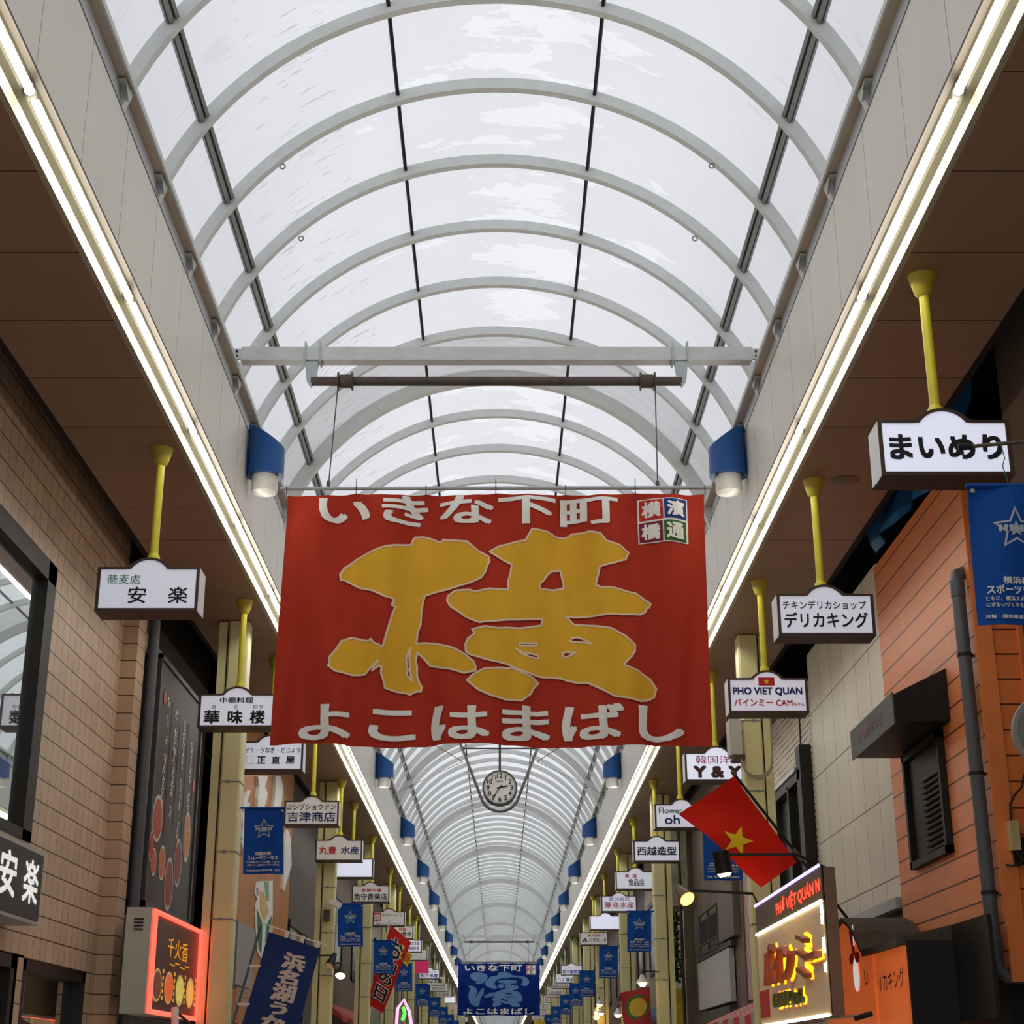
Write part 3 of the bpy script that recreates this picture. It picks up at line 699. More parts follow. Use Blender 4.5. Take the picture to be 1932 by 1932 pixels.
H(-1, 18.7, 'hanging sign half hidden behind the first left column and the red banner', [('どぜう・うなぎ・どじょう', .02, .62, .98, .82, 'k', .012), ('正', .30, .2, .44, .48, 'k', .03), ('直', .53, .2, .67, .48, 'k', .03), ('屋', .76, .2, .90, .48, 'k', .03)], A, extra=ex_box)
H(-1, 23.1, 'hanging sign with navy characters, overlapping the blue flag of the first left column', [('ヨシヅショウテン', .02, .64, .97, .93, 'k', .01), ('吉津商店', .03, .1, .97, .56, 'n', .018)], D)
H(-1, 27.2, 'hanging sign with two red and two navy characters', [('丸豊', .05, .28, .45, .70, 'r', .02), ('水産', .55, .28, .96, .70, 'n', .02)], D)
H(-1, 29.7, 'blank bright hanging sign behind the red and navy lettered one', [], B)
H(-1, 34.2, 'hanging sign with small red characters over a black row, left side', [('新鮮市場', .25, .62, .80, .86, 'r', .02), ('角守青果店', .03, .08, .97, .53, 'k', .015)], D)
H(-1, 40.0, 'hanging sign with a red square mark and thin black rows', [('のパワーミート', .26, .66, .92, .88, 'k', .01), ('㈱セルシオジャパン', .1, .02, .9, .18, 'k', .01)], D, extra=ex_meat)
H(-1, 44.0, 'hanging sign behind the tilted red nobori, red over black', [('特製', .5, .62, .78, .86, 'r', .02), ('たこ焼き', .2, .15, .95, .55, 'k', .02)], D)
H(-1, 49.0, 'small bright hanging sign just behind the yellow date tag, faint grey script', [], A, extra=lines_mark('s', ((.15, .45), (.6, .9))))
H(-1, 52.8, 'plain dim hanging sign above the pink box sign', [], D)
H(-1, 63.6, 'far left hanging sign with navy characters under a red row', [('三崎まぐろ', .15, .64, .85, .86, 'r', .01), ('松井水産', .05, .1, .95, .56, 'n', .02)], A, pole=M_green)
H(-1, 68.4, 'far left flat-topped beige sign with bold black kana', [('ちよだ鮨', .05, .2, .95, .8, 'k', .03)], D, bump=False, pole=M_green)
for i, (y, c, bl) in enumerate(((73.5, 'k', 0), (79.5, 's', 0), (87, 'k', 1), (97, 'r', 0), (107, 'k', 0), (121, 's', 0))):
    H(-1, y, 'tiny distant hanging sign on the left, %s beyond the beige kana sign' % nth(i + 1), [], B if bl else D, pole=M_green, extra=None if bl else lines_mark(c, ((.12, .48), (.6, .88))))
H(1, 8.88, 'large hanging sign at right with four bold rounded black kana', [('まいめり', .05, .25, .96, .77, 'k', .035)], B)
H(1, 12.55, 'hanging sign before the orange wall, two rows of black kana', [('チキンデリカショップ', .03, .64, .95, .87, 'k', .012), ('デリカキング', .04, .14, .96, .56, 'k', .02)], A)
H(1, 15.5, 'hanging sign with a little red flag, navy capitals and a red row', [('PHO VIET QUAN', .03, .48, .96, .76, 'n', .035), ('バインミー CAM', .04, .15, .82, .39, 'r', .02), ('ちゃん', .83, .15, .985, .28, 'r', .015)], A, extra=ex_viet)
H(1, 19.4, 'hanging sign with dark red characters over brown capitals, behind the red star flag', [('韓国洋服', .15, .61, .92, .93, 'm', .0), ('Y & Y', .1, .06, .9, .53, 'b', .045)], B)
H(1, 23.4, 'hanging sign with green and blue latin letters, partly behind the star flag', [('Flower', .05, .62, .52, .90, 'g', .01), ('oh', .16, .12, .46, .55, 'n', .015)], A)
H(1, 27.3, 'hanging sign with four bold black characters above the second right column', [('西越造型', .05, .27, .95, .73, 'k', .025)], A)
H(1, 31.7, 'hanging sign half behind the second right column, red over black', [('韓', .22, .66, .32, .88, 'r', .02), ('国', .42, .66, .52, .88, 'r', .02), ('食品店', .3, .16, .72, .6, 'k', .012)], A)
H(1, 36.3, 'hanging sign with large red characters under small blue ones', [('豊洲直送', .2, .72, .82, .94, 'p', .0), ('華商水産', .06, .2, .95, .64, 'r', .01)], A)
H(1, 41.1, 'blank bright hanging sign on the right side', [], B)
H(1, 46.2, 'flat-topped hanging sign, small red row over navy kana', [('婦人衣料', .26, .66, .74, .9, 'r', .02), ('ハマモード', .3, .2, .96, .52, 'n', .02)], D, bump=False, extra=ex_amark)
H(1, 61.0, 'far right hanging sign with violet characters', [('てんぷら・フライ', .08, .64, .92, .86, 'm', .0), ('栃木屋惣菜', .04, .1, .96, .56, 'p', .02)], A, pole=M_green)
H(1, 66.6, 'far right hanging sign with black kana and green characters', [('くすり', .12, .68, .5, .9, 'k', .01), ('ハマ', .05, .12, .44, .6, 'k', .015), ('薬局', .5, .12, .95, .6, 'g', .02)], A, pole=M_green)
for i, (y, c) in enumerate(((71, 'n'), (76.5, 'k'), (80, 'r'), (86, 'r'), (96, 'n'), (106, 'n'), (117, 'k'))):
    H(1, y, 'tiny distant hanging sign on the right, %s beyond the black and green one' % nth(i + 1), [], D, pole=M_green, extra=lines_mark(c, ((.12, .48), (.6, .88))))
def far_box(name, s, y, x0, x1, z0, z1, rgb, label, d=0.2):
    mb = MB(); mb.box(x0, x1, y, y + d, z0, z1); return tag(mb.build(name, mat(name + label[:12], rgb, 0.5, var=0.05, emit=rgb, estr=0.15), None, org=((x0 + x1)/2, y, z0)), label, 'sign')

# ---------------------------------------------------------------- blue pennants with a star emblem on the columns
M_flag = mat('pennant_blue', (12, 74, 160), 0.7, var=0.05, vscale=3, spec=0.2)
M_star = mat('emblem_silver', (176, 186, 196), 0.6, var=0.05)
def pennant(s, y, label, grp):
    w, h = 0.43, 0.70; x0 = s*2.745 if s < 0 else s*2.745 - w; z1 = 4.285
    if s < 0: x0 = -2.745
    t = thing('pennant', label, 'flag', (x0 + w/2, y, z1), grp)
    dsp = lambda u, v: 0.018 * math.sin(2*PI*(u*1.1 + .3*v) + y) * (0.3 + v) + 0.006 * math.sin(9*u + 5*v)
    def P(u, v, off): return (x0 + w*u + s*(-0.02)*v, y + dsp(u, v) - off, z1 - h*v)
    mb = MB(); nu, nv = 14, 20
    for j in range(nv):
        for i in range(nu):
            a, b, c, d = i/nu, (i+1)/nu, j/nv, (j+1)/nv
            mb.face([P(a, c, 0), P(a, d, 0), P(b, d, 0), P(b, c, 0)]); mb.face([P(a, c, -.004), P(b, c, -.004), P(b, d, -.004), P(a, d, -.004)])
    cl = mb.build('cloth', M_flag, t, smooth=True, fix=False)
    mir = s < 0
    def ink(vs, fs, m, name, off=0.004, n0=10**9):
        mb = MB(); mb.add([P((1 - u) if mir else u, v, off + .0006*(i // n0)) for i, (u, v) in enumerate(vs)], fs); mb.build(name, m, cl, fix=False)
    sc = lambda p, k: [(0.5 + (a - .5)*k, 0.315 + (b - .315)*k) for a, b in p]
    st = lambda r, ri, cx=.5, cy=.315: [(cx + (r if k % 2 == 0 else ri)*math.sin(PI*k/5), cy - (r if k % 2 == 0 else ri)*math.cos(PI*k/5)*w/h) for k in range(10)]
    a, b = st(.27, .125), st(.215, .095)
    ink(a + b, [(k, (k+1) % 10, 10 + (k+1) % 10, 10 + k) for k in range(10)], M_star, 'star_outline')
    ink(st(.10, .045), [tuple(range(10))], M_star, 'star_core')
    vs = []; fs = []
    for q in range(7):
        u = .30 + q*.062; vs += [(u, .285), (u + .04, .285), (u + .04, .335), (u, .335)]; k = len(vs) - 4; fs.append((k, k+1, k+2, k+3))
    ink(vs, fs, M_star, 'emblem_letters', 0.005)
    for st_, u0, v0, u1, v1, bd in (('横浜橋は', .30, .66, .72, .715, .03), ('スポーツチームと', .12, .72, .90, .785, .03), ('ともに、横浜スポーツの活性化と', .10, .80, .92, .835, .02), ('にぎわいづくりを応援しています。', .10, .845, .92, .88, .02), ('共催・横浜橋通商店街協同組合', .08, .93, .92, .96, .02)):
        tv, tf, _, n0 = text2d(st_, bd, 1.0, 1)
        ink([(u0 + (u1 - u0)*p, v1 - (v1 - v0)*q) for p, q in tv], [f[::-1] if mir else f for f in tf], INK['w'], 'lettering', 0.004, n0)
    mb = MB(); mb.tube((s*2.79, y, z1 + .006), (s*2.745 - s*w*1.02, y, z1 + .006), 0.012, 8); mb.build('rod', M_flag, t)
    mb = MB()
    for z in (z1 - .02, z1 - .33): mb.lathe((s*2.76, y - .006, z), [(0.016, 0), (0.016, 0.012)], 10, axis='y')
    mb.lathe((s*2.745 - s*w*.96, y - .014, z1 - .025), [(0.012, 0), (0.012, 0.01)], 10, axis='y')
    mb.build('grommet', M_steelw, t)
    return t
for s, side, ys in ((-1, 'left', L_COL), (1, 'right', [7.15] + R_COL)):
    root = None
    for i, y in enumerate(ys[:9]):
        if s > 0: lab = 'blue star pennant on the right, ' + ('cut by the frame edge under the big kana sign' if i == 0 else '%s column along' % nth(i))
        else: lab = 'blue star pennant with mirrored print on the left, %s column along' % nth(i + 1)
        yy = y if i or s < 0 else 7.15
        if root is None: root = pennant(s, yy, lab, 'blue star pennants on the %s columns' % side)
        else: place(root, ((s*2.745 + (-s)*0.215), yy, 4.285), lab)
# ---------------------------------------------------------------- helpers for shopfronts
def text_on(parent, s, yA, yB, z0, z1, X, side, ink, bold=0.02, name='lettering', depth=0.0, off=0.004):
    """writing on a street-parallel face; side -1 = left-hand wall facing the street, +1 = right-hand wall"""
    a, b = min(yA, yB), max(yA, yB); mb = MB(); x = X - side*(off + depth)
    if side < 0: put_text(mb, s, (x, a, z0), (0, b - a, 0), (0, 0, z1 - z0), bold, depth=depth)
    else: put_text(mb, s, (x, b, z0), (0, a - b, 0), (0, 0, z1 - z0), bold, depth=depth)
    return mb.build(name, ink, parent, fix=False)
def disc_pts(cy, cz, ry, rz, X, n=20, rot=0): return [(X, cy + ry*math.cos(2*PI*k/n + rot), cz + rz*math.sin(2*PI*k/n + rot)) for k in range(n)]
def cloth_quad(name, label, cat, tl, tr, bl, br, m, dsp, nu=16, nv=24, group=None):
    tl, tr, bl, br = map(Vector, (tl, tr, bl, br))
    t = thing(name, label, cat, tuple(tl*.5 + tr*.5), group)
    def P(u, v, off=0.0):
        p = (tl*(1-u) + tr*u)*(1-v) + (bl*(1-u) + br*u)*v; return Vector((p.x, p.y + dsp(u, v) - off, p.z))
    mb = MB(); w = nu + 1
    vs = [P(i/nu, j/nv) for j in range(nv+1) for i in range(nu+1)]; vb = [p + Vector((0, .004, 0)) for p in vs]; N = len(vs)
    fs = []
    for j in range(nv):
        for i in range(nu):
            q = (j*w+i, (j+1)*w+i, (j+1)*w+i+1, j*w+i+1); fs.append(q); fs.append(tuple(N+k for k in q[::-1]))
    mb.add(vs + vb, fs); cl = mb.build('cloth', m, t, smooth=True, fix=False)
    def uv(x, z):
        u = v = .5
        for _ in range(12):
            p = (tl*(1-u)+tr*u)*(1-v)+(bl*(1-u)+br*u)*v; du = (tr-tl)*(1-v)+(br-bl)*v; dv = (bl-tl)*(1-u)+(br-tr)*u
            ex, ez = x-p.x, z-p.z; det = du.x*dv.z-dv.x*du.z
            u += (ex*dv.z-dv.x*ez)/det; v += (du.x*ez-ex*du.z)/det
        return u, v
    def ink(st, u0, v0, u1, v1, im, bold=.02, off=.005):
        tv, tf, _, n0 = text2d(st, bold, 1.0, 2); mb = MB(); mb.add([P(u0+(u1-u0)*a, v1-(v1-v0)*b, off + .0007*(i//n0)) for i, (a, b) in enumerate(tv)], tf); return mb.build('lettering', im, cl, fix=False)
    def poly(pts, im, nm, off=.004): mb = MB(); mb.face([P(a, b, off) for a, b in pts]); return mb.build(nm, im, cl, fix=False)
    return t, cl, P, uv, ink, poly
def mirror_glass(name, rgb, refl):
    m = bpy.data.materials.new(name); m.use_nodes = True; MATS[name] = m; nt = m.node_tree; n = nt.nodes; l = nt.links
    b = n['Principled BSDF']; b.inputs['Base Color'].default_value = lin(rgb) + (1,); b.inputs['Roughness'].default_value = 0.3
    g = n.new('ShaderNodeBsdfGlossy'); g.inputs['Roughness'].default_value = 0.015; g.inputs['Color'].default_value = (0.86, 0.92, 0.9, 1)
    nz = n.new('ShaderNodeTexNoise'); nz.inputs['Scale'].default_value = 0.7; bp = n.new('ShaderNodeBump'); bp.inputs['Strength'].default_value = 0.03; l.new(nz.outputs[0], bp.inputs['Height']); l.new(bp.outputs[0], g.inputs['Normal'])
    mx = n.new('ShaderNodeMixShader'); mx.inputs[0].default_value = refl; l.new(b.outputs[0], mx.inputs[1]); l.new(g.outputs[0], mx.inputs[2]); l.new(mx.outputs[0], n['Material Output'].inputs[0])
    return m
M_glass = mirror_glass('tinted_window_glass', (18, 20, 22), 0.72)
M_glassd = mirror_glass('dark_window_glass', (14, 15, 16), 0.28)
M_wframe = mat('window_frame_brown', (28, 20, 17), 0.5, var=0.15)
M_tile = panel_mat('wall_tiles', (198, 172, 144), [(2, 0.1747, 2.255, 0.010), (1, 0.19, 0.02, 0.007)], 0.45, (62, 46, 34), 0.05, 3.0, (1, 4, 1), tone=0.09)
M_tilep = panel_mat('pilaster_tiles', (194, 165, 136), [(2, 0.1747, 2.255, 0.010), (0, 0.50, -4.235, 0.008)], 0.45, (62, 46, 34), 0.05, 3.0, tone=0.07)
M_grey = mat('pipe_grey', (86, 88, 92), 0.45, var=0.06)
M_charcoal = mat('charcoal_board', (30, 29, 31), 0.45, var=0.15)
M_steeld = mat('dark_steel', (70, 72, 76), 0.45, 0.2, var=0.1)
M_beige = mat('beige_panel', (190, 188, 174), 0.5, var=0.05)
M_boardd = mat('menu_board_brown', (62, 53, 50), 0.5, var=0.12, vscale=1.2)
M_plaster = mat('grey_plaster', (112, 104, 98), 0.7, var=0.12)
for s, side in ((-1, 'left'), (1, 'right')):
    mb = MB(); mb.box(s*4.6, s*4.7, Y0, Y1, 0, 7.1); mb.build('wall_outer_' + side, M_dark, None, kind='structure')  # plain dark backing added behind the shopfronts against light leaks

# ---------------------------------------------------------------- left: tiled restaurant
bb = thing('tiled_building', 'brown tiled restaurant front at left with big reflecting window', 'building', (-3.8, 3, 0))
mb = MB()
zw0, zw1, yw0, yw1 = 3.30, 5.58, 8.2, 12.56
for (a, b, c, d) in ((Y0, yw0, 0, 7.06), (yw0, yw1, zw1, 7.06), (yw0, 12.52, 2.45, zw0), (12.52, yw1, 0, zw0), (yw1, 15.0, 2.43, 7.06), (12.52, 12.72, 0, 2.45), (14.69, 15.0, 0, 2.43), (yw0, 9.0, 0, 2.45)):
    mb.box(-3.95, -3.70, a, b, c, d)
mb.build('wall', M_tile, bb)
mb = MB(); mb.box(-3.98, -3.55, 15.0, 15.34, 0, 6.4); mb.build('pilaster', M_tilep, bb)
fr = MB(); t_ = .17
for (a, b, c, d) in ((yw0, yw1, zw1 - t_, zw1), (yw0, yw1, zw0, zw0 + .08), (yw1 - .24, yw1, zw0, zw1), (yw0, yw0 + .24, zw0, zw1)): fr.box(-3.82, -3.69, a, b, c, d)
wf = fr.build('window', M_wframe, bb); mb = MB(); mb.box(-3.80, -3.755, yw0 + .2, yw1 - .2, zw0 + .04, zw1 - .1); mb.build('pane', M_glass, wf)
for (a, b) in ((12.72, 14.69), (9.0, 12.52)):
    fr = MB(); z1 = 2.44
    for q in ((a, b, z1 - .1, z1), (a, a + .1, 0.9, z1), (b - .1, b, 0.9, z1), (a, b, .9, 1.0)): fr.box(-3.85, -3.705, *q)
    wf = fr.build('window', M_wframe, bb); mb = MB(); mb.box(-3.82, -3.79, a + .05, b - .05, .92, z1 - .05); mb.build('pane', M_glassd if b < 13 else M_glass, wf)
mb = MB(); mb.box(-3.95, -3.70, 9.0, 14.69, 0, .9); mb.build('plinth', M_tile, bb)
# black lit sign on the tiles
sg = thing('wall_sign', 'black sign box with two white brush characters on the tiled wall', 'sign', (-3.5, 11.6, 2.6))
mb = MB(); mb.box(-3.69, -3.46, 10.9, 12.18, 2.63, 3.17); bx = mb.build('box', mat('sign_alloy', (176, 176, 172), 0.4, 0.3, var=0.05), sg)
mb = MB(); mb.box(-3.462, -3.452, 10.94, 12.14, 2.66, 3.14); fc = mb.build('face', M_charcoal, sg)
M_wlit = glow('lit_white_letter', (236, 236, 234), 0.5)
mb = MB(); put_text(mb, '安', (-3.449, 11.08, 2.76), (0, .40, 0), (0, 0, .32), .02); mb.build('lettering', M_wlit, fc, fix=False)
mb = MB(); put_text(mb, '楽', (-3.449, 11.66, 2.76), (0, .38, 0), (0, 0, .32), .02); mb.build('lettering', M_wlit, fc, fix=False)
# downpipe
mb = MB(); mb.tube((-3.50, 15.46, 0), (-3.50, 15.46, 5.95), .055, 14); mb.box(-3.57, -3.44, 15.40, 15.5, 2.95, 3.0)
tag(mb.build('downpipe', M_grey, None, smooth=True, org=(-3.5, 15.46, 0)), 'grey downpipe on the edge of the tiled wall', 'pipe')

# ---------------------------------------------------------------- left: dark house with balcony, menu board, neon box
dh = thing('dark_house', 'narrow dark house front with steel balcony beside the tiled wall', 'building', (-3.8, 17.5, 0))
mb = MB(); mb.box(-4.1, -3.85, 15.34, 20.4, 0, 7.06); mb.build('wall', mat('dark_siding', (54, 48, 44), 0.6, var=0.15), dh)
mb = MB()
for y in (15.62, 16.6): mb.box(-3.72, -3.66, y - .03, y + .03, 3.1, 5.8)
for z in (3.16, 4.55, 5.74): mb.box(-3.72, -3.66, 15.6, 16.62, z - .03, z + .03)
mb.build('balcony_frame', M_steeld, dh)
for k in range(8):
    mb = MB(); mb.tube((-3.69, 15.70 + k*.12, 3.2), (-3.69, 15.70 + k*.12, 3.78), .012, 6); mb.build('baluster', M_black, dh)
mb = MB(); mb.box(-3.73, -3.66, 15.6, 16.6, 3.78, 3.84); mb.build('handrail', M_black, dh)
mb = MB(); mb.box(-3.84, -3.80, 15.75, 16.4, 3.6, 4.5); mb.build('window', mat('frosted_pane', (176, 182, 184), 0.4, var=0.04), dh)
mb = MB(); mb.box(-3.84, -3.74, 15.5, 17.0, 5.80, 6.0); mb.build('cornice', M_beige, dh)
mbd = thing('menu_board', 'tall dark menu board with dishes and white columns of script', 'sign', (-3.5, 16.85, 3.2))
bd = MB(); bd.box(-3.62, -3.46, 15.70, 18.0, 3.16, 5.62); bo = bd.build('board', M_boardd, mbd)
fr = MB()
for q in ((15.66, 18.04, 5.60, 5.65), (15.66, 18.04, 3.12, 3.17), (15.66, 15.71, 3.12, 5.65), (17.99, 18.04, 3.12, 5.65)): fr.box(-3.64, -3.44, *q)
fr.build('frame', M_steeld, mbd)
rnd = random.Random(4)
M_dish = mat('dish_white', (214, 206, 196), 0.5, var=0.05)
def food(name, rgb): return mat(name, rgb, 0.5, var=0.45, vscale=22)
for k, (y0_, z0_, z1_) in enumerate(((16.18, 4.0, 5.3), (16.62, 4.1, 5.25), (17.08, 3.95, 5.25), (17.55, 4.15, 5.1))):
    mb = MB(); z = z1_
    while z > z0_:
        h = rnd.uniform(.07, .13)
        for q in range(4):
            a = rnd.uniform(-.05, .05); b = rnd.uniform(-.06, .06); zz = z - h*q/4
            mb.face([(-3.456, y0_ + a - .012, zz), (-3.456, y0_ + a + .012, zz), (-3.456, y0_ + b + .012, zz - h*.3), (-3.456, y0_ + b - .012, zz - h*.3)])
            mb.face([(-3.4555, y0_ + min(a, b) - .02, zz), (-3.4555, y0_ + max(a, b) + .02, zz), (-3.4555, y0_ + max(a, b) + .02, zz - .012), (-3.4555, y0_ + min(a, b) - .02, zz - .012)])
        z -= h*1.1 + (.1 if rnd.random() < .25 else 0)
    mb.build('script_column', INK['w'], bo)
    mb = MB(); mb.box(-3.459, -3.455, y0_ + .21, y0_ + .216, z0_ - .1, z1_); mb.build('gold_line', mat('gold_line', (150, 104, 62), 0.5, var=0), bo)
for k, (cy, cz, ry, rz, rgb, plate) in enumerate(((16.05, 4.02, .24, .24, (186, 76, 52), 1), (15.86, 3.72, .10, .16, (176, 60, 46), 1), (16.02, 3.58, .13, .14, (198, 98, 60), 1), (16.42, 3.62, .17, .18, (200, 110, 66), 1),
                                                 (16.82, 3.45, .22, .28, (150, 44, 40), 1), (17.22, 3.72, .20, .26, (140, 36, 34), 1), (17.62, 4.05, .20, .28, (206, 138, 88), 1), (15.98, 5.25, .07, .08, (206, 96, 66), 0), (17.8, 4.65, .07, .09, (214, 112, 58), 0))):
    if plate: mb = MB(); mb.face(disc_pts(cy, cz, ry, rz, -3.4565)); mb.build('plate_picture', M_dish, bo)
    mb = MB(); mb.face(disc_pts(cy, cz, ry*.84, rz*.84, -3.454)); mb.build('food_picture', food('food_%d' % k, rgb), bo)
nb = thing('neon_sign', 'box sign edged with red neon, gold characters and food pictures', 'sign', (-3.2, 15.8, 2.5))
mb = MB(); mb.box(-3.36, -3.13, 14.60, 17.0, 2.08, 3.0); mb.build('cabinet', M_beige, nb)
mb = MB(); mb.box(-3.132, -3.12, 14.68, 16.94, 2.12, 2.96); fc = mb.build('face', glow('neon_face', (52, 34, 32), 0.35), nb)
mb = MB(); R_ = [(-3.105, 14.66, 2.10), (-3.105, 14.66, 2.97), (-3.105, 16.95, 2.97), (-3.105, 16.95, 2.10), (-3.105, 14.66, 2.10)]
for a, b in zip(R_, R_[1:]): mb.tube(a, b, .022, 8)
mb.build('neon_tube', glow('red_neon', (255, 74, 58), 2.6), nb, smooth=True)
gold = glow('gold_letter', (224, 150, 30), 0.7)
text_on(fc, '千火香', 15.35, 16.35, 2.62, 2.80, -3.12, -1, gold, .0)
mb = MB()
for k in range(4): mb.box(-3.118, -3.114, 15.5 + .25*k, 15.72 + .25*k, 2.55 + .025*(k % 2), 2.56 + .025*(k % 2))
mb.build('gold_scroll', gold, fc)
for k, rgb in enumerate(((96, 52, 44), (212, 88, 44), (192, 182, 92), (224, 168, 88))):
    y = 14.98 + .54*k
    mb = MB(); mb.face(disc_pts(y, 2.34, .21, .15, -3.1175)); mb.build('plate_picture', glow('plate_rim_lit', (206, 180, 110), .3), fc)
    mb = MB(); mb.face(disc_pts(y, 2.34, .18, .125, -3.115)); mb.build('food_picture', mat('neon_food_%d' % k, rgb, .5, var=.5, vscale=26, emit=rgb, estr=.6), fc)
    mb = MB()
    for q in range(5): mb.box(-3.117, -3.114, y + .225, y + .265, 2.22 + q*.06, 2.255 + q*.06)
    mb.build('price_text', gold, fc)
mb = MB()
for k in range(4): mb.box(-3.285 + .0*k, -3.20, 14.590, 14.60, 2.80 + .03*k, 2.812 + .03*k)
mb.build('vent', M_black, nb)
mb = MB(); mb.box(-3.85, -3.58, 15.55, 15.90, 2.45, 3.02); tag(mb.build('side_panel_box', M_beige, None, org=(-3.5, 15.2, 2.45)), 'plain beige panel box behind the neon sign', 'box')
mb = MB(); mb.prism([(-3.53, 15.6, 2.02), (-3.15, 15.6, 1.95), (-3.15, 15.6, 1.84), (-3.53, 15.6, 1.84)], (0, 2.6, 0)); aw = tag(mb.build('shop_awning', mat('awning_red_brown', (150, 66, 48), .7, var=.2), None, org=(-3.3, 16.4, 1.8)), 'red-brown awning below the neon box sign', 'awning')

def spot_lamp(label, base, knee, head, d, r=.05, L=.16, rgb=(255, 196, 110), st=14, body=None, cone=True, elbow=None):
    """arm lamp: arm from base to the head, can pointing along d"""
    t = thing('spot_lamp', label, 'lamp', base)
    mb = MB(); mb.path([base] + ([knee] if knee else []) + [head], .014, 8); mb.build('arm', M_black, t, smooth=True)
    h = Vector(head); d = Vector(d).normalized(); e = h + d*L
    mb = MB(); mb.tube(h - d*.03, e, r*.45 if cone else r, 18, r2=r); mb.build('can', body or M_charcoal, t, smooth=True)
    mb = MB(); mb.tube(e - d*.005, e + d*.03, r*.9, 18, r2=r*.55); mb.build('bulb', glow('bulb_%d_%d' % (rgb[2], st), rgb, st), t, smooth=True)
    return t
spot_lamp('small white spotlight clipped below the neon sign', (-3.0, 16.2, 2.02), None, (-2.98, 15.2, 2.12), (.1, -.2, -1), .035, .14, (255, 250, 240), 10, M_diff, False)
spot_lamp('spotlight on the arm below the first left column', (-2.80, 16.9, 1.98), None, (-2.62, 16.7, 2.06), (.15, -.2, -1), .05, .14, (255, 210, 120), 8, mat('lamp_tan', (160, 120, 92), .5, var=.1))

# ---------------------------------------------------------------- left: wooden eel shop front and further
M_wood = panel_mat('wood_boards', (186, 122, 72), [(1, .16, 0, .012)], .55, (70, 40, 22), .12, 1.5, (8, 8, .25), tone=.08)
eb = thing('wood_front', 'brown boarded shop front with big white brush letters behind the first left column', 'building', (-3.6, 23.3, 0))
mb = MB(); mb.box(-3.75, -3.46, 20.5, 26.5, 0, 6.3); wl = mb.build('wall', M_wood, eb)
def yzpoly(pts, X, m, parent, nm, d=.0):
    mb = MB()
    if d: mb.prism([(X, a, b) for a, b in pts], (d, 0, 0))
    else: mb.face([(X, a, b) for a, b in pts])
    return mb.build(nm, m, parent)
P_ = lambda l: [(lambda p: (p.y, p.z))(atX(440 + a/4.6, 1440 + b/4.6, -3.44)) for a, b in l]
for l in ([(215,110),(300,110),(295,150),(275,200),(300,260),(290,330),(265,400),(290,405),(262,480),(285,560),(240,700),(205,640),(212,480),(215,300),(230,200)],
          [(375,110),(410,110),(437,200),(430,290),(415,370),(425,420),(395,480),(380,640),(350,700),(345,480),(360,330),(370,200)],
          [(150,230),(145,270),(120,330),(150,350),(120,420),(105,480),(118,520),(104,640),(100,800),(75,690),(85,560),(80,430),(100,280)],
          [(475,575),(500,650),(508,880),(480,980),(460,1050),(445,1110),(435,1090),(440,980),(445,800),(450,680)]):
    yzpoly([(lambda p: (p.y, p.z))(atX(440 + a/4.6, 1440 + b/4.6, -3.41)) for a, b in l], -3.46, INK['w'], wl, 'brush_letter', .05)
art = yzpoly(P_([(210,1025),(345,1020),(345,1330),(330,1450),(250,1700),(215,1640),(195,1400),(195,1230),(215,1180),(190,1130),(200,1060)]), -3.455, INK['w'], wl, 'painted_leaf', .012)
for nm, l, rgb in (('leaf_green', [(270,1025),(310,1025),(310,1200),(285,1190)], (120, 176, 128)), ('leaf_gold', [(232,1110),(265,1120),(310,1290),(270,1370),(235,1280)], (214, 178, 108)),
                   ('leaf_dark', [(205,1260),(255,1390),(245,1660),(220,1600)], (42, 110, 62)), ('leaf_teal', [(335,1320),(330,1430),(275,1560),(290,1400)], (52, 120, 112)), ('leaf_mauve', [(200,1080),(225,1075),(225,1150),(205,1150)], (176, 150, 156))):
    yzpoly(P_(l), -3.440, mat(nm, rgb, .6, var=.1), wl, nm)
mb = MB(); mb.box(-3.45, -3.2, 19.9, 21.3, 2.6, 3.35)
for k in range(4): mb.box(-3.199, -3.19, 20.0, 21.2, 2.36 + .06*k, 2.385 + .06*k)
tag(mb.build('grey_unit', mat('unit_grey', (150, 148, 146), .5, var=.05), None, org=(-3.3, 20.6, 2.5)), 'plain grey box unit low on the boarded front', 'unit')
db = thing('shuttered_house', 'dark panelled house front after the boarded shop on the left', 'building', (-3.7, 28, 0))
mb = MB(); mb.box(-3.9, -3.55, 26.5, 33.5, 0, 6.6); mb.build('wall', panel_mat('dark_panels', (74, 64, 56), [(1, .9, .1, .02), (2, .75, 0, .02)], .6, (30, 26, 24), .1), db)
mb = MB(); mb.box(-3.56, -3.48, 27.0, 29.6, 3.9, 4.0); mb.box(-3.56, -3.50, 27.1, 27.2, 2.4, 3.9); mb.box(-3.56, -3.50, 29.4, 29.5, 2.4, 3.9); wf = mb.build('window', M_wframe, db)
mb = MB(); mb.box(-3.56, -3.52, 27.2, 28.2, 2.4, 3.9); mb.build('pane', mat('pale_pane', (150, 150, 140), .4, var=.1), wf)
mb = MB(); mb.box(-3.56, -3.53, 28.2, 29.4, 2.4, 3.9); mb.build('pane', M_glassd, wf)
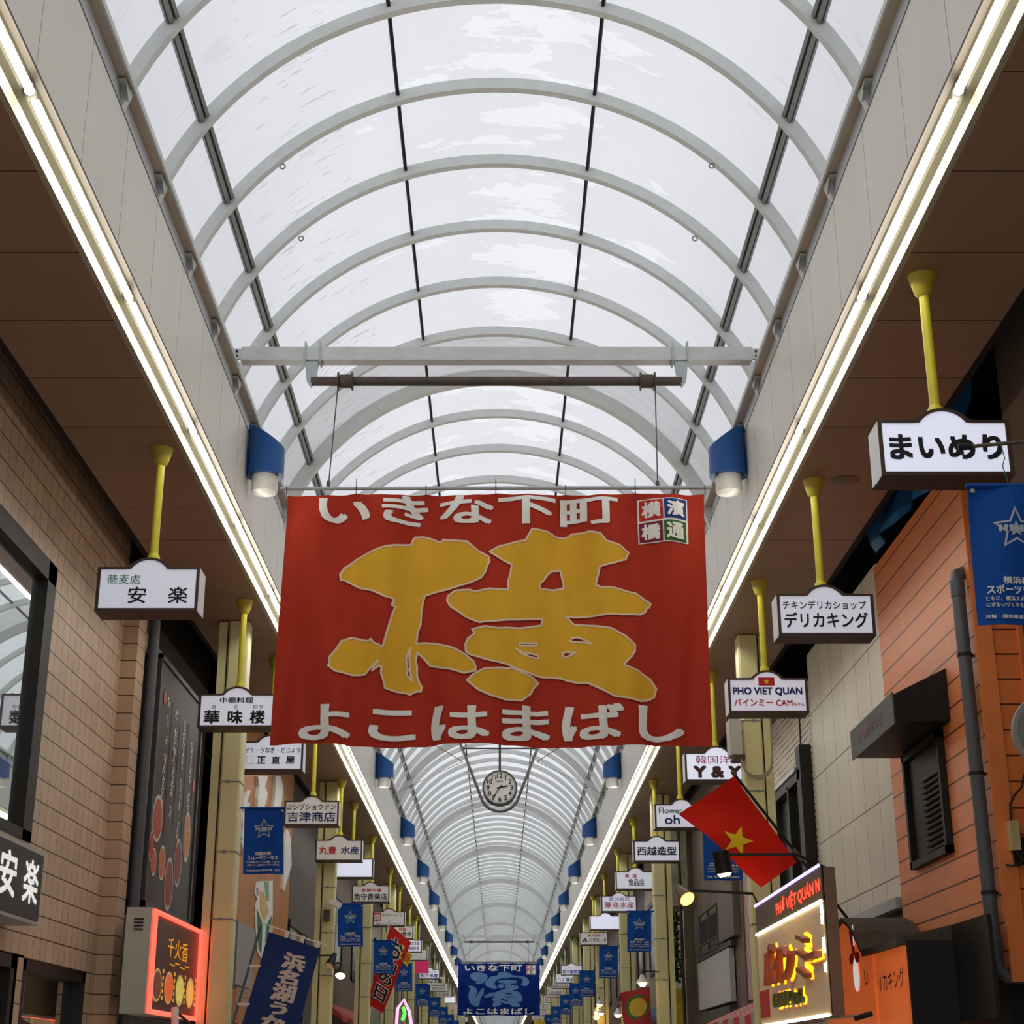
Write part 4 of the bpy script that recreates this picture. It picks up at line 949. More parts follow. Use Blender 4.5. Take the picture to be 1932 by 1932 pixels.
# security camera and lamps on the second left column
ct = thing('security_camera', 'white security camera over a brown box on the second left column', 'camera', (-2.85, 27.3, 4.2))
mb = MB(); mb.box(-2.96, -2.86, 27.2, 27.37, 4.0, 4.17); mb.build('box', M_pipe, ct)
mb = MB(); mb.tube((-2.91, 27.28, 4.17), (-2.91, 27.28, 4.3), .02, 8); mb.build('stem', M_holder, ct)
mb = MB(); mb.obox((-2.76, 27.15, 4.26), (.10, .02, -.045), (-.01, .05, 0), (.02, 0, .04)); mb.build('housing', M_diff, ct)
spot_lamp('black cone lamp by the second left column, unlit side', (-3.0, 27.2, 3.42), None, (-2.74, 27.15, 3.42), (-.4, -.5, -1), .08, .2, (120, 90, 60), 1)
spot_lamp('glowing amber cone lamp by the second left column', (-2.9, 27.38, 3.28), (-2.66, 27.2, 3.3), (-2.62, 27.2, 3.2), (-.05, -.6, -1), .10, .13, (255, 206, 120), 7)

# ---------------------------------------------------------------- left: hanging cloths
dsp1 = lambda u, v: .03*math.sin(5*u + 3*v) + .02*math.sin(9*v + 2*u)
q = [tuple(atY(a, b, 16.7)) for a, b in ((507, 1758), (605, 1790), (410, 2090), (521, 2090))]
t, cl, P, uv, ink, poly = cloth_quad('nobori_banner', 'tilted navy upright banner with white brush lettering at lower left', 'banner', *q, mat('nobori_navy', (38, 62, 116), .8, var=.06, spec=.1), dsp1)
for ch, v0, v1, u0, u1 in (('浜', .075, .175, .38, .82), ('名', .175, .265, .37, .78), ('湖', .265, .37, .35, .80), ('う', .375, .45, .40, .74), ('な', .455, .56, .32, .76), ('ぎ', .57, .68, .34, .78)):
    ink(ch, u0, v0, u1, v1, mat('nobori_ink', (206, 206, 196), .8, var=.03), .045, .006)
mb = MB(); tl_, tr_ = Vector(q[0]), Vector(q[1]); mb.tube(tl_ + Vector((-.08, 0, .09)), tr_ + Vector((.06, 0, .03)), .007, 6); mb.build('top_rod', M_diff, t, smooth=True)
mb = MB(); mb.tube(tl_ + Vector((-.09, .02, .05)), Vector(q[2]) + Vector((-.09, .02, 0)), .014, 8); mb.build('pole', mat('pole_teal', (70, 104, 110), .4, var=.05), t, smooth=True)
for k in range(4):
    mb = MB(); p = tl_.lerp(tr_, .05 + .3*k); mb.obox(p + Vector((0, -.006, .035)), (.02, 0, -.006), (0, .006, 0), (.008, 0, .035)); mb.build('loop', M_diff, t)
for k in range(3):
    mb = MB(); p = tl_.lerp(Vector(q[2]), .2 + .22*k); mb.obox(p + Vector((-.04, -.006, 0)), (.06, 0, 0), (0, .006, 0), (0, 0, .012)); mb.build('loop', M_diff, t)
q = [tuple(atY(a, b, 37.0)) for a, b in ((737, 1745), (776, 1778), (692, 1892), (722, 1912))]
t, cl, P, uv, ink, poly = cloth_quad('nobori_banner', 'slanting red upright banner with black characters and a yellow date tag', 'banner', *q, mat('nobori_red', (206, 46, 40), .8, var=.06, spec=.1), lambda u, v: .05*math.sin(4*u + 5*v))
for ch, v0, v1 in (('お', .08, .34), ('肉', .34, .52), ('の', .54, .68), ('日', .70, .90)):
    ink(ch, .18, v0, .86, v1, INK['w'], .07, .010); ink(ch, .20, v0 + .01, .84, v1 - .01, INK['k'], .025, .016)
poly(((.72, .1), (1.25, .13), (1.22, .3), (.76, .26)), INK['y'], 'date_tag', .02); ink('29日', .80, .15, 1.18, .25, INK['r'], .02, .03)
mb = MB(); mb.tube(Vector(q[0]) + Vector((-.03, .03, .1)), (-3.45, 37.06, 0), .02, 8); mb.build('pole', M_diff, t, smooth=True)
# magenta box sign, neon arrow and general far shop houses
o_ = thing('box_sign', 'magenta box sign far down the left side', 'sign', (-2.72, 55, 6.37))
mb = MB(); mb.tube((-2.72, 55, 5.18), (-2.72, 55, 6.37), .03, 8); mb.build('pole', M_green, o_, smooth=True)
mb = MB(); mb.box(-3.15, -2.38, 54.9, 55.1, 4.70, 5.18); mb.build('box', mat('magenta_sign', (196, 40, 96), .5, var=.05, emit=(196, 40, 96), estr=.3), o_)
na = thing('neon_arrow', 'pink and green neon figure under the left pennants', 'sign', (-2.85, 38, 2.7))
pts = [atY(a, b, 38.0) for a, b in ((748, 1932), (750, 1903), (762, 1886), (772, 1908), (776, 1932))]
mb = MB(); mb.path(pts, .035, 8); mb.build('pink_tube', glow('pink_neon', (255, 120, 190), 3), na, smooth=True)
pts = [atY(a, b, 38.0) for a, b in ((760, 1900), (764, 1912), (759, 1925))]
mb = MB(); mb.path(pts, .04, 8); mb.build('green_tube', glow('green_neon', (60, 230, 60), 3), na, smooth=True)
COLS = [(96, 84, 74), (132, 126, 116), (70, 60, 54), (150, 140, 120), (84, 80, 82), (110, 92, 78)]
def shop_house(s, ya, yb, k, label):
    b = thing('shop_house', label, 'building', (s*3.8, (ya + yb)/2, 0), 'far shop houses')
    X = 3.55 + .08*(k % 3)
    mb = MB(); mb.box(s*X, s*4.2, ya, yb - .05, 0, 6.75); mb.build('wall', mat('house_wall_%d' % (k % 6), COLS[k % 6], .65, var=.1), b)
    n = max(1, int((yb - ya)/4))
    for i in range(n):
        c = ya + (yb - ya)*(i + .5)/n
        mb = MB()
        for q in ((c - .9, c + .9, 5.15, 5.25), (c - .9, c + .9, 3.65, 3.75), (c - .9, c - .8, 3.65, 5.25), (c + .8, c + .9, 3.65, 5.25)): mb.box(s*(X - .04), s*(X + .02), *q)
        wf = mb.build('window', M_wframe, b); mb = MB(); mb.box(s*(X - .015), s*(X + .02), c - .85, c + .85, 3.7, 5.2); mb.build('pane', M_glassd, wf)
    rgb = [(164, 58, 48), (60, 96, 70), (196, 190, 170), (40, 66, 120), (190, 150, 60)][k % 5]
    mb = MB(); mb.prism([(s*X, ya + .2, 2.95), (s*(X - .36), ya + .2, 2.65), (s*(X - .36), ya + .2, 2.55), (s*X, ya + .2, 2.8)], (0, yb - ya - .4, 0)); mb.build('awning', mat('awning_%d' % (k % 5), rgb, .7, var=.08), b)
ys = [33.5, 42, 50, 58, 67, 76, 86, 97, 109, 122, 136, 152, 180]
for k, (a, b_) in enumerate(zip(ys, ys[1:])): shop_house(-1, a, b_, k, 'far left shop house with awning, %s after the dark panelled front' % nth(k + 1))
# ---------------------------------------------------------------- right: orange clapboard house
M_or = panel_mat('orange_clapboard', (234, 144, 92), [(2, .196, .06, .014)], .42, (84, 40, 20), .05, 5.0, (1, 1, 2), bump=.25, bscale=45, tone=.02, spec=.5)
M_or2 = panel_mat('orange_end_boards', (232, 128, 64), [(2, .196, .10, .014)], .5, (84, 38, 16), .06, 5.0, (1, 1, 2), bump=.15, bscale=40, tone=.03)
M_ort = mat('orange_trim', (236, 134, 72), .5, var=.06, vscale=4)
M_blk = mat('black_hood', (15, 15, 15), .5, var=.15)
ob = thing('orange_house', 'orange clapboard house front on the right with black window hood', 'building', (3.9, 13.2, 0))
mb = MB(); mb.box(3.70, 4.5, 11.70, 14.64, 2.3, 6.22); mb.build('wall', M_or, ob)
mb = MB(); mb.box(3.83, 4.02, 11.686, 11.70, 2.3, 6.2); mb.build('end_wall', M_or2, ob)
mb = MB(); mb.box(3.70, 3.83, 11.67, 11.70, 2.2, 6.22); mb.box(4.02, 4.06, 11.64, 11.70, 2.2, 6.3); mb.build('corner_board', M_ort, ob)
mb = MB(); mb.box(4.06, 4.3, 11.6, 11.7, 2.2, 6.6); mb.build('dark_edge', M_wframe, ob)
mb = MB(); mb.box(3.695, 3.72, 11.70, 14.64, 6.17, 6.24); mb.build('coping', M_ort, ob)
mb = MB(); mb.box(3.72, 4.5, 11.86, 14.6, 0, 2.3); mb.build('shop_base', M_dark, ob)
fr = MB()
for q in ((12.80, 14.0, 4.20, 4.26), (12.80, 14.0, 3.26, 3.32), (12.80, 12.86, 3.26, 4.26), (13.94, 14.0, 3.26, 4.26)): fr.box(3.64, 3.72, *q)
wf = fr.build('window', M_blk, ob)
mb = MB(); mb.box(3.685, 3.72, 12.84, 13.96, 3.3, 4.22); mb.build('pane', M_blk, wf)
for k in range(13):
    mb = MB(); z = 3.36 + k*.05; mb.prism([(3.69, 12.88, z), (3.66, 12.88, z - .02), (3.665, 12.88, z - .028), (3.69, 12.88, z - .012)], (0, .62, 0)); mb.build('louver', M_wframe, wf)
hd = thing('window_hood', 'black boxy hood over the louvred window on the orange wall', 'awning', (3.5, 13.4, 4.4))
mb = MB(); mb.prism([(3.70, 12.55, 4.72), (3.25, 12.55, 4.50), (3.25, 12.55, 4.28), (3.70, 12.55, 4.28)], (0, 1.62, 0)); bx = mb.build('body', M_blk, hd)
mb = MB(); mb.box(3.238, 3.25, 12.55, 14.17, 4.26, 4.52); fc = mb.build('fascia', mat('hood_slate', (70, 72, 70), .45, var=.12), hd)
text_on(fc, 'デリカキング', 12.9, 13.85, 4.33, 4.45, 3.238, 1, mat('faded_red', (150, 74, 66), .6, var=.1), .0)
# fittings of the orange house
pp = thing('drain_pipe', 'thick grey drain pipe down the corner of the orange wall', 'pipe', (3.62, 11.78, 2.2))
mb = MB(); mb.path([(3.74, 11.86, 5.30), (3.70, 11.84, 5.32), (3.645, 11.80, 5.29), (3.63, 11.78, 5.22), (3.63, 11.78, 4.4), (3.63, 11.78, 2.40), (3.64, 11.78, 2.29), (3.70, 11.77, 2.245), (3.78, 11.76, 2.24), (3.96, 11.70, 2.24)], .052, 14); mb.build('pipe', M_grey, pp, smooth=True)
for q in (5.10, 2.40):
    mb = MB(); mb.tube((3.63, 11.78, q), (3.63, 11.78, q + .13), .058, 14); mb.build('collar', M_grey, pp, smooth=True)
for z in (4.62, 3.70, 2.82):
    mb = MB(); mb.tube((3.63, 11.78, z), (3.63, 11.78, z + .025), .059, 14); mb.box(3.66, 3.74, 11.77, 11.80, z, z + .02); mb.build('clamp', M_black, pp)
mb = MB(); mb.box(3.85, 3.97, 11.655, 11.684, 5.17, 5.42); tag(mb.build('plaque', mat('rusty_plaque', (120, 92, 62), .6, var=.35, vscale=14), None, org=(3.9, 11.67, 5.17)), 'small weathered square plaque on the orange end boards', 'plaque')
mt = thing('meter_box', 'cream meter box with a cable on the orange end boards', 'box', (3.8, 11.65, 3.1))
mb = MB(); mb.box(3.775, 3.84, 11.58, 11.68, 3.12, 3.33); mb.build('case', mat('meter_cream', (196, 178, 120), .5, var=.08), mt)
mb = MB(); mb.box(3.80, 3.91, 11.64, 11.684, 3.02, 3.22); mb.build('back_plate', M_blk, mt)
mb = MB(); mb.path([(3.80, 11.62, 3.33), (3.80, 11.61, 3.45), (3.84, 11.61, 3.52), (3.90, 11.6, 3.58), (3.93, 11.6, 3.68)], .008, 6); mb.path([(3.80, 11.6, 3.12), (3.84, 11.58, 3.04), (3.80, 11.58, 3.0), (3.74, 11.66, 3.02)], .008, 6); mb.build('cable', M_black, mt)
mb = MB(); mb.box(3.52, 3.55, 11.52, 12.60, 1.95, 2.66); tag(mb.build('black_board', mat('black_board', (27, 26, 28), .35, var=.3, vscale=3), None, org=(3.5, 12.0, 1.95)), 'blank black board under the orange wall', 'board')
mb = MB(); mb.box(3.9, 4.3, Y0, 11.1, 0, 7.06); nbw = mb.build('wall', mat('pebbledash', (126, 108, 92), .9, var=.3, vscale=60, bump=.8, bscale=90), None, org=(4.1, 3, 0))
nbw.name = 'pebbledash_wall'; tag(nbw, 'pebbledash house wall at the right frame edge', 'building')
ds = thing('round_sign', 'grey round sign edge at the right frame border', 'sign', (3.42, 9.5, 3.55))
mb = MB(); mb.lathe((3.42, 9.5, 3.56), [(.0, 0), (.235, 0), (.24, .02), (.235, .05), (.0, .05)], 40, axis='y'); mb.build('disc', mat('sign_zinc', (150, 150, 148), .5, var=.1, vscale=30), ds, smooth=True)
mb = MB(); mb.lathe((3.42, 9.497, 3.56), [(.0, 0), (.21, 0), (.21, .004), (0, .004)], 40, axis='y'); mb.build('face', mat('sign_green_grey', (120, 128, 116), .5, var=.15, vscale=20), ds)
mb = MB(); mb.tube((3.42, 9.53, 3.56), (3.9, 9.53, 3.56), .02, 8); mb.build('arm', M_black, ds)
# pole end in front of the big kana sign
sp_ = thing('flag_pole', 'short dark pole reaching in front of the big kana sign from the right', 'pole', (2.9, 7.6, 4.9))
a = atY(1808, 843, 7.7); b = atY(1990, 828, 7.6)
mb = MB(); mb.tube(a + Vector((.05, 0, 0)), b, .011, 8); mb.build('shaft', M_pipe, sp_, smooth=True)
mb = MB(); mb.tube(a, a + Vector((.07, 0, 0)), .019, 10, r2=.017); mb.build('tip', M_black, sp_, smooth=True)
mb = MB(); c_ = atY(1888, 846, 7.6); mb.path([c_ + Vector((0, -.01, .02)), c_ + Vector((.012, -.01, -.06)), c_ + Vector((-.004, -.01, -.1)), c_ + Vector((.02, -.01, -.22))], .003, 5); mb.build('string', mat('green_string', (40, 120, 84), .7, var=0), sp_)
# blue tarpaulin stuffed between canopy and wall
def tarp(label, ya, yb, za, zb):
    mb = MB(); nu, nv = 44, 16; V = []
    for j in range(nv + 1):
        for i in range(nu + 1):
            u, v = i/nu, j/nv; y = ya + (yb - ya)*u; z = zb + (za - zb)*v
            x = 3.66 + .045*math.sin(9*u + 4*v) + .03*math.sin(23*u - 7*v) + .018*math.sin(41*u + 3*v) - .04*v
            V.append((x, y + .05*math.sin(6*v + 3), z))
    w = nu + 1; V2 = [(x + .01, y, z) for x, y, z in V]; N = len(V)
    fs = [(j*w+i, j*w+i+1, (j+1)*w+i+1, (j+1)*w+i) for j in range(nv) for i in range(nu)]
    mb.add(V + V2, fs + [tuple(N + k for k in f[::-1]) for f in fs])
    return tag(mb.build('tarpaulin', mat('tarp_blue', (40, 110, 170), .45, var=.12, vscale=3), None, smooth=True, fix=False, org=(3.65, (ya + yb)/2, za)), label, 'tarpaulin')
tarp('crumpled blue tarpaulin between the canopy and the top of the orange wall', 11.2, 14.2, 6.26, 7.05)

# ---------------------------------------------------------------- right: cream siding, dotted panel, dark house
cb = thing('cream_house', 'cream panelled house front between the orange wall and the second star flag', 'building', (3.9, 17.5, 0))
M_cr = panel_mat('cream_siding', (228, 222, 204), [(1, .60, .24, .010), (2, .76, .25, .012)], .5, (96, 86, 70), .07, 1.2, (1, 1, .5), tone=.02)
mb = MB(); mb.box(3.72, 4.4, 14.66, 18.3, 3.05, 6.3); mb.build('wall', M_cr, cb)
mb = MB(); mb.box(3.74, 4.4, 14.66, 18.3, 0, 3.05); mb.build('shop_base', M_plaster, cb)
mb = MB(); mb.box(3.66, 3.74, 14.7, 18.3, 3.0, 3.1); mb.build('flashing', M_steelw, cb)
def dotted():
    m = mat('dotted_panel', (216, 204, 186), .6, var=.05); nt = m.node_tree; n = nt.nodes; l = nt.links; b = n['Principled BSDF']
    geo = n.new('ShaderNodeNewGeometry'); sx = n.new('ShaderNodeSeparateXYZ'); l.new(geo.outputs['Position'], sx.inputs[0])
    fy = math_node(nt, 'ABSOLUTE', math_node(nt, 'SUBTRACT', math_node(nt, 'FRACT', math_node(nt, 'DIVIDE', sx.outputs[1], .13)), .5))
    fz = math_node(nt, 'ABSOLUTE', math_node(nt, 'SUBTRACT', math_node(nt, 'FRACT', math_node(nt, 'DIVIDE', sx.outputs[2], .075)), .5))
    k = math_node(nt, 'MULTIPLY', math_node(nt, 'LESS_THAN', fy, .22), math_node(nt, 'LESS_THAN', fz, .17))
    src = b.inputs['Base Color'].links[0].from_socket; mx = n.new('ShaderNodeMix'); mx.data_type = 'RGBA'
    l.new(k, mx.inputs[0]); l.new(src, mx.inputs[6]); mx.inputs[7].default_value = lin((52, 44, 38)) + (1,); l.new(mx.outputs[2], b.inputs['Base Color']); return m
pb = thing('dotted_house', 'house front of dotted panels with a dark brown window behind the first right column', 'building', (3.9, 19.9, 0))
mb = MB(); mb.box(3.72, 4.4, 18.32, 21.9, 0, 6.0); mb.build('wall', dotted(), pb)
fr = MB()
for q in ((18.5, 20.6, 4.86, 4.98), (18.5, 20.6, 3.1, 3.2), (18.42, 18.68, 3.0, 5.25), (20.4, 20.6, 3.0, 5.0), (19.3, 19.38, 3.1, 4.9)): fr.box(3.58, 3.73, *q)
wf = fr.build('window', M_wframe, pb)
mb = MB(); mb.box(3.68, 3.73, 18.66, 20.42, 3.18, 4.9); mb.build('pane', mirror_glass('green_pane', (44, 58, 54), .2), wf)
mb = MB(); mb.box(3.56, 3.72, 18.7, 20.5, 4.98, 5.03); mb.build('sill_flashing', M_steelw, pb)
mb = MB(); mb.path([(3.70, 18.9, 5.9), (3.70, 18.9, 5.5), (3.70, 18.95, 5.15), (3.70, 18.8, 5.0)], .01, 6); mb.build('cable', M_black, pb)
M_str = panel_mat('pink_stripes', (226, 190, 184), [(1, .085, 0, .034)], .6, (120, 48, 52), .05)
sb = thing('striped_house', 'narrow wall of thin pink and red stripes left of the lit food sign', 'building', (3.8, 22.9, 0))
mb = MB(); mb.box(3.62, 4.3, 21.92, 23.6, 2.55, 6.4); mb.build('wall', M_str, sb)
mb = MB(); mb.box(3.60, 4.3, 21.92, 23.6, 0, 2.55); mb.build('shop_base', M_wframe, sb)
M_dkw = panel_mat('dark_timber', (112, 98, 86), [(1, .45, 0, .02)], .6, (34, 28, 25), .15, 1.2, (4, 4, .4), tone=.1)
kb = thing('dark_timber_house', 'dark timber house front with railing and blank grey sign on the right', 'building', (3.8, 26.3, 0))
mb = MB(); mb.box(3.60, 4.3, 23.62, 29.6, 0, 6.5); mb.build('wall', M_dkw, kb)
mb = MB(); mb.box(3.50, 3.60, 23.9, 25.6, 3.5, 6.0); mb.build('timber_panel', mat('timber_grey', (112, 100, 88), .6, var=.15, stretch=(4, 4, .4)), kb)
mb = MB()
for z in (3.46, 3.62, 4.0, 4.12): mb.tube((3.5, 25.7, z), (3.5, 28.0, z), .018, 6)
for y in (25.7, 26.85, 28.0): mb.tube((3.5, y, 3.42), (3.5, y, 4.12), .018, 6)
rl = mb.build('railing', M_steeld, kb)
for k in range(16):
    mb = MB(); mb.tube((3.5, 25.8 + k*.14, 3.62), (3.5, 25.8 + k*.14, 4.0), .012, 5); mb.build('baluster', M_steeld, rl)
mb = MB(); mb.box(3.45, 3.62, 24.4, 29.4, 2.35, 2.52); mb.box(3.5, 3.62, 24.3, 28.6, 3.38, 3.46); mb.build('ledge', M_steeld, kb)
mb = MB(); mb.box(3.50, 3.58, 24.55, 28.5, 2.58, 3.36); tag(mb.build('blank_sign', mat('blank_grey', (186, 188, 190), .4, var=.04), None, org=(3.54, 26.5, 2.58)), 'blank pale grey signboard on the dark timber house', 'sign')
# striped shop awning
aw = thing('striped_awning', 'red and grey striped awning at the bottom left of the lit food sign', 'awning', (3.3, 22.5, 2.4))
n = 10
for k in range(n):
    ya, yb = 18.6 + k*.49, 18.6 + (k + 1)*.49
    mb = MB(); mb.prism([(3.6, ya, 2.50), (2.95, ya, 2.22), (2.95, ya, 1.95), (2.97, ya, 1.95), (2.97, ya, 2.2), (3.6, ya, 2.47)], (0, yb - ya, 0)); mb.build('stripe', mat('awning_red', (190, 40, 56), .7, var=.05) if k % 2 else mat('awning_grey', (170, 160, 146), .7, var=.05), aw)
# ivy at the second right column
iv = MB(); rnd = random.Random(11)
for k in range(900):
    c = Vector((3.2 + rnd.uniform(-.22, .12), 29.7 + rnd.uniform(-.5, .8), 3.1 + 1.25*rnd.random()**.9))
    a = Vector((rnd.uniform(-1, 1), rnd.uniform(-1, 1), rnd.uniform(-1, 1))).normalized()*.05; b = a.orthogonal().normalized()*.03
    iv.face([c - a, c + b, c + a, c - b], 0 if rnd.random() < .93 else 1)
tag(iv.build('ivy', [mat('ivy_green', (44, 84, 38), .6, var=.3, vscale=12), mat('ivy_red', (150, 48, 52), .6, var=.2)], None, fix=False, org=(3.2, 30, 3)), 'trailing green plant beside the second right column', 'plant', kind='stuff')
mb = MB(); mb.box(3.15, 3.5, 29.5, 30.4, 4.45, 6.1); tag(mb.build('poster', mat('painted_poster', (176, 180, 160), .6, var=.3, vscale=4), None, org=(3.3, 30, 4.35)), 'pale mottled painted panel above the trailing plant', 'poster')
mb = MB(); mb.box(3.12, 3.4, 29.6, 30.4, 2.0, 3.0); tag(mb.build('yellow_board', mat('yellow_board', (214, 186, 52), .6, var=.15, vscale=6), None, org=(3.25, 30, 2)), 'yellow board under the trailing plant', 'sign')
mb = MB(); mb.tube((3.32, 29.2, 0), (3.32, 29.2, 6.3), .03, 8); tag(mb.build('thin_pipe', M_pipe, None, smooth=True, org=(3.32, 29.2, 0)), 'thin brown pipe beside the second right column', 'pipe')
ys = [29.6 + 1.2, 39, 48, 57, 66, 76, 86, 97, 109, 122, 136, 152, 180]
for k, (a, b_) in enumerate(zip(ys, ys[1:])): shop_house(1, a, b_, k + 3, 'far right shop house with awning, %s after the dark timber front' % nth(k + 1))

# ---------------------------------------------------------------- right: lit food sign with red and gold letters
vs = thing('lit_sign', 'lit food sign with red script above and brown block letters glowing gold', 'sign', (2.8, 15, 2.6))
Yn, Yf = 13.26, 16.77
mb = MB(); mb.box(2.712, 2.82, Yn, Yf, 2.02, 3.2); mb.build('cabinet', mat('sign_tan', (128, 104, 82), .6, var=.1), vs)
mb = MB(); mb.box(2.70, 2.72, Yn, Yf, 2.93, 3.2); hdr = mb.build('header', mat('header_brown', (84, 72, 60), .6, var=.1), vs)
text_on(hdr, 'PHỞ VIỆT QUÁN N', 13.32, 15.5, 2.98, 3.15, 2.70, 1, glow('red_led', (255, 60, 40), 1.4), .02)
mb = MB(); mb.box(2.70, 2.72, Yn, Yf, 2.04, 2.92); fc = mb.build('face', mat('cream_board', (238, 214, 176), .6, var=.05), vs)
gg = glow('gold_glow', (255, 176, 20), 2.2); MB_ = mat('block_brown', (132, 66, 50), .5, var=.1)
BOX = []
for (st, x0, x1, yt, yb_, m1, dp, bo_) in (('バ', 1444, 1463, 1783, 1859, MB_, .07, .03), ('イ', 1463, 1478, 1788, 1855, MB_, .07, .03), ('ン', 1479, 1498, 1782, 1848, MB_, .07, .03), ('ミ', 1505, 1527, 1760, 1848, MB_, .07, .03), ('ー', 1524, 1545, 1797, 1810, MB_, .07, .03),
                                         ('CAM', 1458, 1484, 1872, 1900, mat('block_green', (56, 74, 40), .5, var=.1), .04, .03), ('ちゃん', 1488, 1514, 1866, 1896, mat('block_green', (56, 74, 40)), .04, .02)):
    pa, pb = atX(x0, yt, 2.66), atX(x1, yb_, 2.66); ya, yb = pb.y, pa.y; zt = atX((x0 + x1)/2, yt, 2.66).z; zb0 = atX((x0 + x1)/2, yb_, 2.66).z
    za, zb = zb0, zt
    text_on(fc, st, ya - .04, yb - .04, za - .015, zb + .015, 2.70, 1, gg, bo_ + .045, 'glow_letter', off=.004)
    text_on(fc, st, ya, yb, za, zb, 2.70, 1, m1, .0, 'block_letter', depth=dp, off=.01)
mb = MB(); mb.box(2.69, 2.70, 16.2, 16.72, 2.10, 2.36); mb.build('red_patch', INK['r'], fc)
led = glow('led_white', (255, 250, 214), 6); ledb = glow('led_violet', (150, 140, 255), 3)
for nm, z, n, m in (('led_row', 3.215, 46, ledb), ('led_row', 2.925, 52, led), ('led_row', 2.025, 44, led)):
    mb = MB()
    for k in range(n):
        y = Yn + (Yf - Yn)*(k + .5)/n; mb.lathe((2.692, y, z), [(.010, -.012), (.016, 0), (.006, .014)], 6)
    mb.build(nm, m, vs)['kind'] = 'stuff'
mb = MB()
for z in (2.78, 2.86, 2.6, 2.55, 2.4): mb.tube((2.69, Yn + .02, z - .04), (2.69, Yn + .02, z + .03), .012, 6)
mb.build('led_row', led, vs)
spot_lamp('glowing amber lamp on a long arm left of the lit food sign', (2.76, 16.85, 3.2), (2.70, 16.9, 3.36), (1.93, 16.9, 3.40), (.45, -.8, -.75), .095, .17, (255, 196, 60), 9, mat('lamp_bronze', (96, 70, 52), .4, .3, var=.1))
L_ = [atY(a, b, 14.55) for a, b in ((1563, 1640), (1503, 1612), (1360, 1612))]
spot_lamp('black can lamp in front of the yellow star flag', tuple(L_[0]), tuple(L_[1]), tuple(L_[2]), (.16, .10, -1), .078, .17, (255, 214, 130), 40, M_blk, False)

# yellow star flag
q = [tuple(atY(a, b, 15.0)) for a, b in ((1385, 1464), (1503, 1627), (1281, 1535), (1437, 1674))]
dspf = lambda u, v: .06*math.sin(6.5*u + 2*v) * (.3 + v) + .04*math.sin(5*v)
t, cl, P, uv, ink, poly = cloth_quad('star_flag', 'red flag with a yellow star on a slanting black pole', 'flag', *q, mat('flag_red', (206, 40, 26), .8, var=.05, spec=.1), dspf, 24, 24)
c0 = atY(1390, 1588, 15.0); spx = []
for k in range(10):
    r = 31 if k % 2 == 0 else 12.5; an = PI*k/5 + math.radians(17); p = atY(1390 + r*math.sin(an), 1588 - r*math.cos(an), 15.0); spx.append(uv(p.x, p.z))
cc = uv(c0.x, c0.z); mb = MB()
for k in range(10):
    a_, b_ = spx[k], spx[(k+1) % 10]; L3 = lambda w0, w1, w2: (cc[0]*w0 + a_[0]*w1 + b_[0]*w2, cc[1]*w0 + a_[1]*w1 + b_[1]*w2)
    for i in range(4):
        for q2 in range(4 - i):
            mb.face([P(*L3(1-(x+y)/4, x/4, y/4), .009) for x, y in ((i, q2), (i+1, q2), (i, q2+1))])
            if q2 < 3 - i: mb.face([P(*L3(1-(x+y)/4, x/4, y/4), .009) for x, y in ((i+1, q2), (i+1, q2+1), (i, q2+1))])
mb.build('star', mat('flag_yellow', (232, 208, 30), .8, var=.02), cl, fix=False)
a = atY(1383, 1458, 15.02); b = atY(1604, 1739, 15.02)
mb = MB(); mb.tube(a, b, .014, 8); mb.build('pole', M_black, t, smooth=True)
mb = MB(); mb.tube(a + (b - a)*.52, a + (b - a)*.60, .022, 8); mb.tube(a - (b - a)*.01, a + (b - a)*.02, .02, 8); mb.build('holder', mat('pole_joint', (96, 82, 70), .5, var=.1), t, smooth=True)

# arched shop sign with barrel roof
ch = thing('arched_sign', 'orange arched shop sign with a dark barrel roof below the lit food sign', 'sign', (3.3, 14.2, 2.3))
M_os = mat('sign_orange', (232, 112, 54), .5, var=.05, emit=(232, 112, 54), estr=.28)
O_ = [(lambda p: (p.y, p.z))(atX(a, b, 3.12)) for a, b in ((1556, 1819), (1570, 1814), (1575, 1780), (1582, 1752), (1592, 1738), (1604, 1747), (1615, 1764), (1625, 1787), (1632, 1800), (1645, 1797))]
O_ = O_ + [(O_[-1][0], 1.9), (O_[0][0], 1.9)]
yzpoly(O_, 3.12, M_os, ch, 'arch_face', .06)
I_ = [(lambda p: (p.y, p.z))(atX(a, b, 3.12)) for a, b in ((1556, 1819), (1570, 1814), (1575, 1780), (1582, 1752), (1592, 1738), (1604, 1747), (1615, 1764), (1625, 1787), (1632, 1800))]
mb = MB()
for (p, q_) in zip(I_, I_[1:]):
    mb.face([(3.09, p[0], p[1] + .03), (3.68, p[0], p[1] + .03), (3.68, q_[0], q_[1] + .03), (3.09, q_[0], q_[1] + .03)])
    mb.face([(3.09, p[0], p[1] - .005), (3.09, q_[0], q_[1] - .005), (3.09, q_[0], q_[1] + .03), (3.09, p[0], p[1] + .03)])
    mb.face([(3.09, p[0], p[1] - .005), (3.68, p[0], p[1] - .005), (3.68, q_[0], q_[1] - .005), (3.09, q_[0], q_[1] - .005)])
yr = I_[-1][0]; zr = I_[-1][1]
mb.prism([(3.09, yr, zr - .02), (3.09, yr, zr + .035), (3.68, yr, zr + .17), (3.68, yr, zr - .02)], (0, -1.25, 0))
mb.build('roof', mat('roof_slate', (72, 62, 52), .7, var=.2, vscale=12), ch)
mb = MB(); mb.box(3.14, 3.5, yr - 1.24, O_[-2][0], 1.9, zr - .01); fr_ = mb.build('front_panel', M_os, ch)
